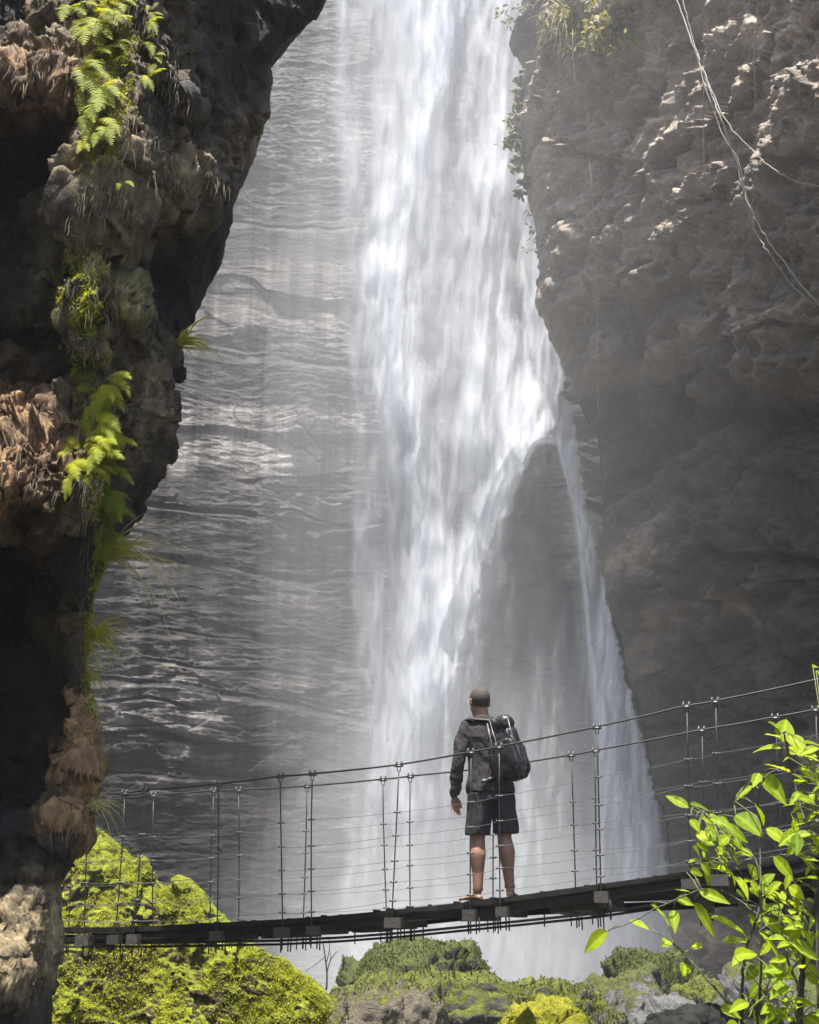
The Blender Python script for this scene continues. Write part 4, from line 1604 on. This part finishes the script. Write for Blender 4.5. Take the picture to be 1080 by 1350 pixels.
def frond(mb, base, d, up, L, npin, rnd, droop=.5, wid=.26):
    d = d.normalized()
    side = d.cross(up).normalized()
    prev = base
    pts = []
    n = npin
    for i in range(n + 1):
        t = i / n
        pts.append(base + d * (L * t) + up * (L * .18 * math.sin(t * 2.2)) - Vector((0, 0, droop * L * t * t)))
    mb.tube(pts, [.0022 * (1 - .7 * i / n) + .0006 for i in range(n + 1)], 4, False)
    for i in range(1, n):
        t = i / n
        tg = (pts[i + 1] - pts[i - 1]).normalized()
        w = L * wid * (math.sin(math.pi * min(1, .16 + .84 * t) ** .8) ** .8) * rnd.uniform(.85, 1.1)
        hw = L / n * .46
        nn = side.cross(tg).normalized()
        for e in (-1, 1):
            ax = (side * e + tg * .45 - nn * rnd.uniform(-.05, .28)).normalized()
            b = pts[i]
            a1, a2 = b + tg * hw, b - tg * hw
            m1, m2 = b + ax * w * .55 + tg * (hw * .95), b + ax * w * .55 - tg * hw * .6
            tip = b + ax * w - Vector((0, 0, w * .18))
            mb.add([a1, a2, m2, tip, m1], [(0, 1, 2, 4), (4, 2, 3)])


def fern(px, py, n, L, label, mat, sd, ang=-48, spread=40, out=.55):
    rnd = random.Random(sd)
    p, nr = hit(BVH_L, px, py, .01)
    if p is None:
        return
    root = empty('fern', p)
    tag(root, label, 'fern', 'ferns growing on the overhanging rock')
    for i in range(n):
        a = math.radians(ang + spread * ((i + .5) / n - .5) * 2 + rnd.uniform(-9, 9))
        d = Vector((math.cos(a), -out * rnd.uniform(.5, 1.3), math.sin(a)))
        up = Vector((rnd.uniform(-.3, .3), -1, .8)).normalized()
        mb = MB()
        o = Vector((rnd.uniform(-.03, .03), 0, rnd.uniform(-.05, .05)))
        frond(mb, o, d, up, L * rnd.uniform(.7, 1.15), 20, rnd, rnd.uniform(.15, .45))
        mb.build('frond', mat, root, False)


fern(96, 8, 4, .34, 'fern with fronds at the very top of the rock beside the dark hollow', FERN, 1)
fern(120, 42, 5, .36, 'large bright fern with long fronds hanging over the rusty ledge', FERN, 2)
fern(122, 72, 4, .34, 'yellow green fern just below the largest one on the rock rib', FERN, 3)
fern(118, 104, 4, .30, 'fern in mid chain with fronds pointing down over bare roots', FERN, 4)
fern(126, 132, 5, .28, 'bright fern whose lowest fronds hang beside the dark cavity', FERN, 5)
fern(138, 165, 4, .22, 'small fern ending the upper chain of ferns', FERN, 6, -62)
fern(152, 4, 4, .22, 'yellow fern cropped by the top of the photo on the root mat', FERN, 7, -60)
fern(198, 26, 3, .17, 'small fern with narrow fronds high on the grey part of rock', FERN, 8)
fern(198, 52, 3, .17, 'small fern on the grey rock second from the top', FERN, 9, -52)
fern(193, 104, 3, .16, 'lone little fern on the grey rock over a pale root', FERN, 10)
fern(112, 190, 3, .14, 'tiny fern at the mouth of the dark cavity', FERN, 11, -70)
fern(163, 232, 2, .12, 'tiny yellow fern sprig among hanging roots', FERN, 12, -60)
fern(88, 585, 5, .20, 'bright fern hanging alone over the lit brown root wall', FERN, 13, -66, 26)
for k, (x, y) in enumerate(((130, 520), (134, 552), (128, 585), (138, 612), (134, 648), (142, 676))):
    fern(x, y, 6, .23, ('topmost fern of the lower fern curtain', 'second fern of the lower curtain with long arching fronds', 'fern in the curtain beside the bulging rock chin',
                        'dark green fern halfway down the lower curtain', 'deep green fern in the shade of the rock chin', 'lowest fern of the curtain above the long grass')[k],
         FERN if k < 3 else FERN_D, 30 + k, -50, 45)


EXTRA = [(104, 28, 4, .30, 'fern squeezed between the top fern and the largest one'), (132, 22, 4, .28, 'fern with pale fronds on the root mat near the top'), (108, 88, 4, .26, 'fern at the rim of the rusty ledge with short fronds'),
         (136, 110, 4, .26, 'fern leaning out over bare roots in mid chain'), (116, 150, 4, .24, 'fern drooping into the mouth of the dark cavity'), (146, 60, 3, .22, 'loose fern beside the largest fern'),
         (205, 80, 3, .15, 'small fern under the grey rock shelf'), (196, 14, 3, .16, 'small fern topmost on the grey part of rock')]
for k, (x, y, n, L, lab) in enumerate(EXTRA):
    fern(x, y, n, L, lab, FERN, 60 + k, -52, 38)
for k, (x, y, lab) in enumerate(((140, 505, 'small fern heading the lower fern curtain'), (122, 540, 'fern on the left fringe of the lower curtain'), (145, 575, 'fern pressed against the lit flank of the rock chin'), (124, 622, 'fern with short fronds on the inner side of the lower curtain'),
                                 (146, 660, 'dark fern tucked under the rock chin'), (136, 705, 'fern tangled with the long drooping grass'), (95, 618, 'second fern beside the lit brown root wall'))):
    fern(x, y, 6, .20, lab, FERN if k != 4 else FERN_D, 80 + k, -52, 48)


def moss_on_rock():
    rs = np.random.default_rng(5)
    me = CLIFF_L.data
    v, n = verts_np(me)
    px, py = to_px(v[:, 0], v[:, 1], v[:, 2])
    c = np.interp(py, [0, 120, 260, 380, 440, 560, 700, 860, 940], [150, 150, 130, 98, 112, 120, 135, 118, 118])
    w = np.interp(py, [0, 260, 340, 440, 560, 700, 900], [34, 26, 34, 30, 20, 16, 12])
    f = np.exp(-((px - c) / w) ** 2) + .45 * fbm(v[:, 0] * 6, v[:, 1] * 6, v[:, 2] * 6, 3)
    ok = (f > .52) & (py > -30) & (py < 950) & (v[:, 1] < 7.4)
    if n[ok][:, 1].mean() > 0:
        n = -n
    m = tuft_mesh('moss', v[ok] + n[ok] * .004, n[ok], 42000, .008, .026, .005, rs, .8, .6, .5)
    o = link('moss', m, MOSS_LEAF)
    tag(o, 'yellow green moss growing along the lit rib of the overhanging rock', 'moss', kind='stuff')


moss_on_rock()


def blades(mb, base, n, L, d0, spread, rnd, wid=.004, droop=1.0, seg=9, pool=.03):
    for i in range(n):
        d = (d0 + Vector((rnd.gauss(0, spread), rnd.gauss(0, spread), rnd.gauss(0, spread)))).normalized()
        l = L * rnd.uniform(.55, 1.15)
        p = base + Vector((rnd.gauss(0, pool), rnd.gauss(0, pool), rnd.gauss(0, pool)))
        sd = d.cross(Vector((rnd.uniform(-1, 1), rnd.uniform(-1, 1), rnd.uniform(-.2, .2)))).normalized()
        vs, fs = [], []
        v = d.copy()
        dr = droop * rnd.uniform(.7, 1.3)
        for k in range(seg + 1):
            t = k / seg
            w = wid * (1 - t ** 1.6) * (1 if t > .08 else .6) + .0004
            vs += [p + sd * w, p - sd * w + v.cross(sd) * w * .3]
            v = (v - Vector((0, 0, dr * 2.2 / seg))).normalized()
            p = p + v * (l / seg)
        for k in range(seg):
            fs.append((2 * k, 2 * k + 1, 2 * k + 3, 2 * k + 2))
        mb.add(vs, fs)


def tuft(px, py, n, L, d, spread, label, mat, sd, wid=.004, droop=1.0, dist=None, bvh=BVH_L, group='grass tufts on the rock rim', pool=.02, name='grass_tuft'):
    rnd = random.Random(sd)
    if dist is None:
        p = None
        while p is None or p.y > 8.2:
            p, _ = hit(bvh, px, py, .03)
            px -= 2
    else:
        p = V3(px, py, dist)
    mb = MB()
    blades(mb, Vector((0, 0, 0)), n, L, Vector(d), spread, rnd, wid, droop, 10, pool)
    o = mb.build(name, mat, None, False)
    o.location = p
    tag(o, label, 'grass', group)


tuft(236, 452, 36, .40, (.8, -.2, .45), .28, 'grass tuft with thin arching blades on the highest rim of the rock', GRASS, 1, .0055, .8)
tuft(146, 735, 44, .74, (.62, -.3, .55), .24, 'long drooping grass with blades hanging far below the ferns', GRASS_PALE, 2, .0062, .8)
tuft(128, 838, 60, .38, (.75, -.3, .35), .32, 'dense yellow grass tuft under the long drooping grass', GRASS, 3, .0055, .7, None, BVH_L, 'grass tufts on the rock rim', .035)
tuft(118, 880, 20, .26, (.6, -.4, -.2), .35, 'short grass tuft pointing down above the orange roots', GRASS, 4, .0035, .6)
tuft(118, 1058, 26, .32, (.75, -.2, .55), .26, 'pale wiry grass arching out over the mossy hill', GRASS_PALE, 5, .0038, 1.0)
tuft(118, 930, 14, .18, (.7, -.4, .2), .4, 'sparse wisps of grass on the orange root mat', GRASS_PALE, 6, .003, .9)


def hanging_roots():
    rnd = random.Random(77)
    zones = [(lambda: rnd.uniform(0, 1), [(0, 120, 195), (60, 90, 190), (120, 110, 185), (200, 115, 180), (260, 95, 175), (330, 80, 165), (400, 70, 160), (470, 115, 160), (560, 105, 150), (640, 95, 140)], 1100, ROOT),
             (None, [(70, 15, 115), (118, 25, 118)], 60, ROOT2),
             (None, [(500, 0, 70), (650, 0, 110)], 90, ROOT),
             (None, [(930, 112, 134), (980, 85, 132), (1050, 72, 124), (1100, 66, 108)], 150, ROOT2),
             (None, [(225, 190, 300), (262, 230, 330)], 150, ROOT), (None, [(60, 195, 235), (200, 190, 270)], 220, ROOT), (None, [(650, 105, 135), (800, 105, 128), (930, 95, 125)], 160, ROOT)]
    out = {}
    for _, tab, n, mat in zones:
        mb = out.setdefault(mat.name, (MB(), mat))[0]
        ys = [t[0] for t in tab]
        for i in range(n):
            py = rnd.uniform(ys[0], ys[-1])
            a = np.interp(py, ys, [t[1] for t in tab])
            b = np.interp(py, ys, [t[2] for t in tab])
            px = rnd.uniform(a, b)
            p, nr = hit(BVH_L, px, py, .012)
            if p is None or p.y > 7.6:
                continue
            L = rnd.choice((.03, .04, .06, .11)) * rnd.uniform(.6, 1.4)
            r = rnd.uniform(.001, .0026)
            q = p.copy()
            pts = [q.copy()]
            dv = Vector((rnd.uniform(-.5, .5), -.25, rnd.uniform(-1.2, -.5)))
            for k in range(4):
                dv = (dv * .6 + Vector((rnd.uniform(-.45, .45), rnd.uniform(-.25, .12), -1)) * .4)
                q = q + dv.normalized() * (L / 4)
                pts.append(q.copy())
            mb.tube(pts, [r, r * 1.1, r, r * .8, r * .4], 4, False)
    root = empty('hanging_roots', V3(150, 300, 5.6))
    tag(root, 'mat of fine tan roots hanging from the lit rib of the overhanging rock', 'roots', kind='stuff')
    for nm, (mb, mat) in out.items():
        o = mb.build('root_strands', mat, root)
        o.matrix_parent_inverse = Matrix.Translation(-Vector(root.location))
        o['kind'] = 'stuff'


hanging_roots()


# ------------------------------------------------------------------ vines on the far cliff
def vine(path, r, label, sd, back=.25, sub=7):
    rnd = random.Random(sd)
    pts = []
    for px, py in path:
        p, _ = hit(BVH_R, px, py, back)
        if p is None:
            p = V3(px, py, 24)
        pts.append(p)
    dn = []
    for i in range(len(pts)):
        lo, hi = max(0, i - 2), min(len(pts), i + 3)
        f = sorted(q.length for q in pts[lo:hi])[0]
        dn.append(pts[i].normalized() * (pts[i].length * .3 + f * .7))
    sp, rr = smooth_path(dn, [r] * len(dn), sub)
    sp = [q + Vector((rnd.gauss(0, .012), 0, rnd.gauss(0, .012))) for q in sp]
    mb = MB()
    mb.tube(sp, [r * rnd.uniform(.75, 1.2) for _ in rr], 6)
    o = mb.build('vine', VINE)
    tag(o, label, 'vine', 'vines hanging on the brown cliff')


vine([(884, -40), (893, 0), (912, 55), (928, 98), (948, 150), (968, 205), (985, 262), (1005, 305), (1030, 340), (1058, 378), (1090, 412)], .016, 'long pale vine running down to the rubble seam at the cliff side', 1)
vine([(896, -40), (903, 10), (920, 70), (938, 118), (962, 165), (992, 198), (1022, 224), (1050, 240), (1095, 248)], .013, 'pale vine that swings away sideways in a wide curve', 2)
vine([(915, 60), (926, 100), (950, 170), (975, 215), (984, 262), (994, 300), (1012, 330), (1040, 370), (1075, 405)], .010, 'thin vine twisted along the longest vine', 3)
vine([(776, 205), (779, 232), (783, 290), (786, 350), (788, 430), (788, 500), (789, 548)], .011, 'single thin vine hanging straight down beside the waterfall', 4)
vine([(926, 90), (928, 150), (928, 235)], .014, 'short straight vine hanging near the crossing of the long vines', 5)
vine([(996, 40), (995, 85), (996, 132)], .014, 'short vine hanging above the lit rubble patch', 6)
vine([(855, -20), (858, 12), (846, 32)], .016, 'short curled vine end near the cliff shrubs', 7)


def leaf_spray(name, label, cat, pts, mat, n, leaf, rnd, spread, hang=.5, twig=True, group=None):
    """shrub: thin twigs along given points with small leaves around them"""
    root = empty(name, pts[0])
    tag(root, label, cat, group)
    o0 = Vector(root.location)
    mb = MB()
    tw = MB()
    for p in pts:
        for _ in range(2):
            e = p + Vector((rnd.gauss(0, spread), rnd.gauss(0, spread * .6), rnd.gauss(0, spread)))
            tw.tube([p - o0, (p.lerp(e, .5) + Vector((0, 0, spread * .2))) - o0, e - o0], [.012, .009, .004], 4)
            for _ in range(n):
                q = p.lerp(e, rnd.uniform(.2, 1.1)) + Vector((rnd.gauss(0, spread * .35),) * 1 + (rnd.gauss(0, spread * .35), rnd.gauss(0, spread * .35))) - o0
                d = Vector((rnd.gauss(0, 1), rnd.gauss(0, .7), rnd.gauss(-hang, .6))).normalized()
                s = d.cross(Vector((rnd.gauss(0, 1), rnd.gauss(0, 1), rnd.gauss(0, 1)))).normalized()
                l = leaf * rnd.uniform(.6, 1.3)
                w = l * .24
                mb.add([q, q + d * l * .35 + s * w, q + d * l, q + d * l * .35 - s * w, q + d * l * .7 + s * w * .75, q + d * l * .7 - s * w * .75],
                       [(0, 1, 4, 2), (0, 2, 5, 3)])
    mb.build('foliage', mat, root, False)
    if twig:
        tw.build('twigs', STEM, root)


def cliff_plants():
    rnd = random.Random(21)
    E = [V3(float(lerp_tab(REDGE, y)) - dx, y, 29.6) for y, dx in ((108, 2), (125, 5), (140, 6), (155, 6), (168, 9), (178, 14), (186, 12), (196, 6), (210, 5), (225, 5), (238, 6), (252, 6))]
    leaf_spray('hanging_shrub', 'leafy shrub clinging to the cliff edge against the white water', 'shrub', E, DULL, 24, .22, rnd, .17)
    E = [V3(float(lerp_tab(REDGE, y)) - dx, y, 29.6) for y, dx in ((282, 2), (300, 3), (318, 5), (330, 8))]
    leaf_spray('hanging_shrub', 'sparse wispy shrub below the leafy one on the cliff edge', 'shrub', E, DULL, 4, .15, rnd, .16)
    E = [V3(x, y, 29.3) for x, y in ((672, 22), (684, 10), (696, 30), (705, 42), (690, 4), (720, 14), (738, 8), (712, -6))]
    leaf_spray('cliff_shrub', 'twiggy shrub on the cliff corner at the lip of the waterfall', 'shrub', E, DULL, 9, .18, rnd, .30)

    def on(x, y):
        p, _ = hit(BVH_R, x, y, .25)
        return p
    E = [on(x, y) for x, y in ((756, 20), (770, 40), (786, 30), (800, 48), (790, 60), (812, 40), (826, 22), (806, 12), (780, 8), (835, 50))]
    leaf_spray('cliff_shrub', 'pale leaved shrub spread over the top of the brown cliff', 'shrub', E, PALE_LEAF, 34, .19, rnd, .34)
    E = [on(x, y) for x, y in ((738, 30), (722, 38), (745, 12))]
    leaf_spray('cliff_shrub', 'small dull green shrub between the cliff corner and the hanging grass', 'shrub', E, DULL, 14, .18, rnd, .25)
    for x, y, n, L, lab in ((760, 48, 110, 2.3, 'big tuft of pale grass hanging down the cliff'), (735, 20, 30, .8, 'small grass clump above the hanging grass tuft'), (790, 58, 26, .8, 'grass clump among the pale leaved shrub')):
        p = on(x, y)
        mb = MB()
        blades(mb, Vector((0, 0, 0)), n, L, Vector((-.3, -.55, .4)), .33, rnd, .020, 1.5, 12, .2)
        o = mb.build('grass_tuft', CLIFF_GRASS, None, False)
        o.location = p
        tag(o, lab, 'grass', 'grass tufts on the brown cliff')


cliff_plants()


# ------------------------------------------------------------------ sapling leaves near the camera
def leaf_mesh(mb_v, mb_f, mb_a, mb_s, base, tip, wid, nrm, curl, fold, rnd):
    ax = tip - base
    L = ax.length
    t = ax.normalized()
    nrm = (nrm - t * nrm.dot(t)).normalized()
    sd = t.cross(nrm)
    nu, nv = 12, 7
    st = len(mb_v)
    ph = rnd.uniform(0, 6)
    tone = rnd.choice((rnd.uniform(.55, 1.1), rnd.uniform(.9, 1.2)))
    blot = rnd.random() < .3
    for i in range(nu):
        u = i / (nu - 1)
        w = wid * (math.sin(math.pi * u ** .82) ** .85) * (1 - .25 * u) if 0 < u < 1 else .0006
        c = base + t * (L * u) - nrm * (curl * L * (u * u)) + Vector((0, 0, -.10 * L * u * u))
        for j in range(nv):
            v = j / (nv - 1) * 2 - 1
            rip = .035 * wid * math.sin(u * 26 + ph + abs(v) * 3) * abs(v)
            mb_v.append(c + sd * (w * v) + nrm * (fold * w * abs(v) ** 1.3 + rip))
            mb_s.append(tone * (.45 if blot and abs(u - .6) < .12 and v > .2 else 1))
            mb_a.append(1.0 if j == nv // 2 else (.55 * max(0, math.sin((u - abs(v) * .13) * 44)) ** 4))
    for i in range(nu - 1):
        for j in range(nv - 1):
            a = st + i * nv + j
            mb_f.append((a, a + nv, a + nv + 1, a + 1))


SAP = {
    'A': dict(label='sapling with a thick dark upright stem and lush leaves close to the camera', Y=2.55,
              stems=[([(1052, 1420), (1054, 1349), (1058, 1290), (1061, 1258), (1072, 1210), (1082, 1165), (1092, 1110), (1098, 1040)], .0085), ([(1056, 1310), (1040, 1270), (1030, 1225), (1026, 1180)], .004), ([(1060, 1262), (1030, 1290), (1000, 1320), (985, 1345)], .003),
                     ([(1070, 1215), (1052, 1195), (1040, 1180)], .003)]),
    'B': dict(label='tall sapling with the topmost bright leaf cluster beside the bridge cables', Y=2.75,
              stems=[([(1085, 1420), (1078, 1200), (1068, 1120), (1055, 1062), (1046, 1022), (1038, 985), (1033, 965)], .0042), ([(1003, 1420), (1003, 1300), (1004, 1209), (1002, 1130), (1000, 1075), (1001, 1040), (1012, 1022), (1035, 1010)], .0036), ([(1046, 1020), (1058, 1008), (1082, 1002)], .003), ([(1000, 1020), (975, 1045), (969, 1062), (973, 1078)], .0026)]),
    'C': dict(label='slender sapling whose thin branch reaches far out to one lone leaf', Y=2.95,
              stems=[([(979, 1420), (979, 1344), (980, 1280), (986, 1245), (997, 1212), (1003, 1180), (1000, 1145), (985, 1118), (962, 1100), (935, 1078), (912, 1062)], .0046), ([(998, 1205), (960, 1178), (930, 1172), (905, 1180), (880, 1191), (858, 1201), (832, 1216), (803, 1226)], .0028),
                     ([(975, 1340), (940, 1300), (910, 1266), (895, 1250), (888, 1243)], .0032), ([(935, 1135), (915, 1140), (905, 1150)], .0022)]),
}
# base, tip, half width px, sapling
LV = [((1031, 978), (1039, 940), 14, 'B'), ((1029, 973), (1008, 965), 7, 'B'), ((1030, 987), (991, 983), 9, 'B'), ((1027, 962), (1013, 948), 6, 'B'), ((1040, 970), (1063, 988), 11, 'B'),
      ((1041, 994), (1088, 992), 14, 'B'), ((1060, 980), (1090, 978), 8, 'B'), ((1052, 1012), (1086, 1034), 11, 'B'), ((1042, 1019), (1008, 1001), 10, 'B'), ((1003, 1020), (1037, 1055), 12, 'B'),
      ((1001, 1020), (992, 1036), 7, 'B'), ((992, 1036), (969, 1050), 6, 'B'), ((908, 1065), (877, 1043), 7, 'C'), ((910, 1060), (938, 1066), 7, 'C'), ((970, 1074), (1005, 1097), 17, 'B'),
      ((995, 1060), (1009, 1084), 9, 'B'), ((1010, 1092), (1043, 1112), 11, 'B'), ((936, 1079), (970, 1091), 9, 'C'), ((955, 1089), (988, 1106), 11, 'C'), ((932, 1090), (943, 1106), 7, 'C'),
      ((918, 1097), (941, 1108), 8, 'C'), ((948, 1114), (963, 1098), 9, 'C'), ((910, 1080), (922, 1096), 7, 'C'), ((914, 1116), (928, 1130), 8, 'C'), ((908, 1138), (926, 1130), 8, 'C'),
      ((924, 1138), (938, 1153), 7, 'C'), ((1020, 1129), (1047, 1158), 9, 'B'), ((969, 1155), (989, 1180), 9, 'C'), ((971, 1175), (990, 1190), 9, 'C'), ((1008, 1176), (1041, 1188), 9, 'A'),
      ((1040, 1169), (1062, 1182), 9, 'A'), ((922, 1175), (963, 1188), 8, 'C'), ((891, 1185), (915, 1191), 7, 'C'), ((914, 1191), (946, 1231), 11, 'C'), ((890, 1173), (910, 1174), 4, 'C'),
      ((858, 1193), (888, 1212), 8, 'C'), ((888, 1200), (890, 1222), 7, 'C'), ((937, 1209), (990, 1224), 11, 'C'), ((953, 1241), (982, 1236), 6, 'C'), ((1000, 1228), (1027, 1254), 12, 'A'),
      ((1010, 1200), (1058, 1222), 14, 'A'), ((1005, 1209), (1041, 1238), 9, 'A'), ((1044, 1245), (1084, 1258), 14, 'A'), ((1030, 1250), (1056, 1215), 11, 'A'), ((802, 1228), (770, 1252), 11, 'C'),
      ((831, 1213), (856, 1223), 6, 'C'), ((884, 1240), (872, 1246), 8, 'C'), ((925, 1250), (912, 1244), 7, 'C'), ((905, 1270), (900, 1285), 8, 'C'), ((968, 1262), (1000, 1250), 10, 'A'),
      ((985, 1255), (965, 1268), 8, 'A'), ((1028, 1262), (1035, 1290), 11, 'A'), ((1060, 1275), (1082, 1295), 12, 'A'), ((1036, 1240), (1010, 1232), 9, 'A'), ((1052, 1160), (1086, 1152), 9, 'A'),
      ((1052, 1128), (1078, 1140), 8, 'A'), ((950, 1330), (978, 1337), 8, 'C'), ((975, 1352), (955, 1360), 10, 'C'), ((1000, 1300), (985, 1312), 8, 'A'), ((1008, 1290), (1020, 1268), 9, 'A'),
      ((1040, 1300), (1015, 1310), 10, 'A'), ((1048, 1320), (1080, 1325), 11, 'A'), ((1030, 1335), (1000, 1345), 10, 'A'), ((1062, 1340), (1085, 1352), 12, 'A'), ((1076, 884), (1090, 896), 7, 'A'),
      ((1072, 880), (1084, 876), 6, 'A'), ((1000, 1160), (985, 1135), 9, 'C'), ((990, 1130), (970, 1120), 8, 'C'), ((1004, 1165), (1022, 1150), 8, 'B'), ((1045, 1195), (1070, 1205), 8, 'A'), ((1000, 1275), (982, 1290), 8, 'C')]


def saplings():
    rnd = random.Random(9)
    extra = []
    for _ in range(150):
        x, y = rnd.uniform(985, 1085), rnd.uniform(1150, 1352)
        if rnd.random() < .3:
            x, y = rnd.uniform(1040, 1085), rnd.uniform(985, 1150)
        a = rnd.uniform(0, 2 * math.pi)
        l = rnd.uniform(10, 28)
        extra.append(((x, y), (x + l * math.cos(a), y + .7 * l * math.sin(a) + 5), l * rnd.uniform(.24, .34), 'A' if x > 1015 else 'C'))
    for _ in range(34):
        x, y = rnd.uniform(905, 975), rnd.uniform(1070, 1150)
        a = rnd.uniform(-.4, 1.2)
        l = rnd.uniform(10, 22)
        extra.append(((x, y), (x + l * math.cos(a), y + .7 * l * math.sin(a) + 4), l * .3, 'C'))
    for key, S in SAP.items():
        Y0 = S['Y']
        first = V3(*S['stems'][0][0][0], Y0)
        gz = -1.1 - .045 * Y0 - .1
        root = empty('sapling', (first.x, first.y, gz))
        tag(root, S['label'], 'sapling', 'saplings in front of the footbridge')
        o0 = Vector(root.location)
        allp = []
        for k, (path, r) in enumerate(S['stems']):
            pts = [V3(px, py, Y0 + .05 * math.sin(px * .03 + py * .02)) for px, py in path]
            if k == 0 or path[0][1] > 1400:
                pts = [Vector((pts[0].x, pts[0].y, gz))] + pts
            sp, rr = smooth_path(pts, [r * (1 - .55 * i / (len(pts) - 1)) for i in range(len(pts))], 6)
            sp = [q + Vector((rnd.gauss(0, .0012), rnd.gauss(0, .0015), 0)) for q in sp]
            if allp and k > 0 and path[0][1] <= 1400:
                near = min(allp, key=lambda q: (q - sp[0]).length)
                if (near - sp[0]).length > .003:
                    sp = [near] + sp
                    rr = [rr[0]] + rr
            allp += sp
            mb = MB()
            mb.tube([q - o0 for q in sp], rr, 7)
            mb.build('stem', STEM if r > .004 else (STEM if rnd.random() < .5 else STEM_G), root)
        vv, ff, aa, ss = [], [], [], []
        tw = MB()
        for (b, t, w, who) in LV + extra:
            if who != key:
                continue
            Yb = Y0 + rnd.uniform(-.12, .12)
            pb = V3(b[0], b[1], Yb)
            pt = V3(t[0], t[1], Yb + rnd.uniform(-.05, .05))
            near = min(allp, key=lambda q: (q - pb).length)
            if (near - pb).length > .002:
                mid = near.lerp(pb, .55) + Vector((0, 0, .006))
                tw.tube([near - o0, mid - o0, pb - o0], [.0016, .0013, .0010], 5)
            n = Vector((rnd.gauss(0, .35), -.75 + rnd.gauss(0, .3), .75 + rnd.gauss(0, .25)))
            leaf_mesh(vv, ff, aa, ss, pb - o0, pt - o0, w * Yb / FPX * 1.04, n, rnd.uniform(-.05, .22), rnd.uniform(.1, .4), rnd)
        me = bpy.data.meshes.new('foliage')
        me.from_pydata(vv, [], ff)
        me.update()
        for p in me.polygons:
            p.use_smooth = True
        float_attr(me, 'vein', aa)
        float_attr(me, 'tone', ss)
        link('foliage', me, LEAF, root)
        tw.build('twigs', STEM_G, root)


saplings()


def dead_twig():
    rnd = random.Random(4)
    Y = 12.2
    root = empty('dead_twig', V3(430, 1300, Y))
    tag(root, 'bare forked dead twig standing between the mossy hill and the tan boulder', 'twig')
    o0 = Vector(root.location)
    for path, r in (([(431, 1305), (432, 1285), (429, 1262), (426, 1240)], .011), ([(432, 1283), (436, 1266), (444, 1254)], .007), ([(430, 1268), (434, 1252), (434, 1238)], .006), ([(428, 1262), (416, 1272), (404, 1280)], .004), ([(436, 1268), (437, 1256)], .004)):
        pts, rr = smooth_path([V3(x + rnd.uniform(-1, 1), y, Y) - o0 for x, y in path], [r * (1 - .6 * i / len(path)) for i in range(len(path))], 5)
        mb = MB()
        mb.tube(pts, rr, 6)
        mb.build('branch', STEM, root)


dead_twig()
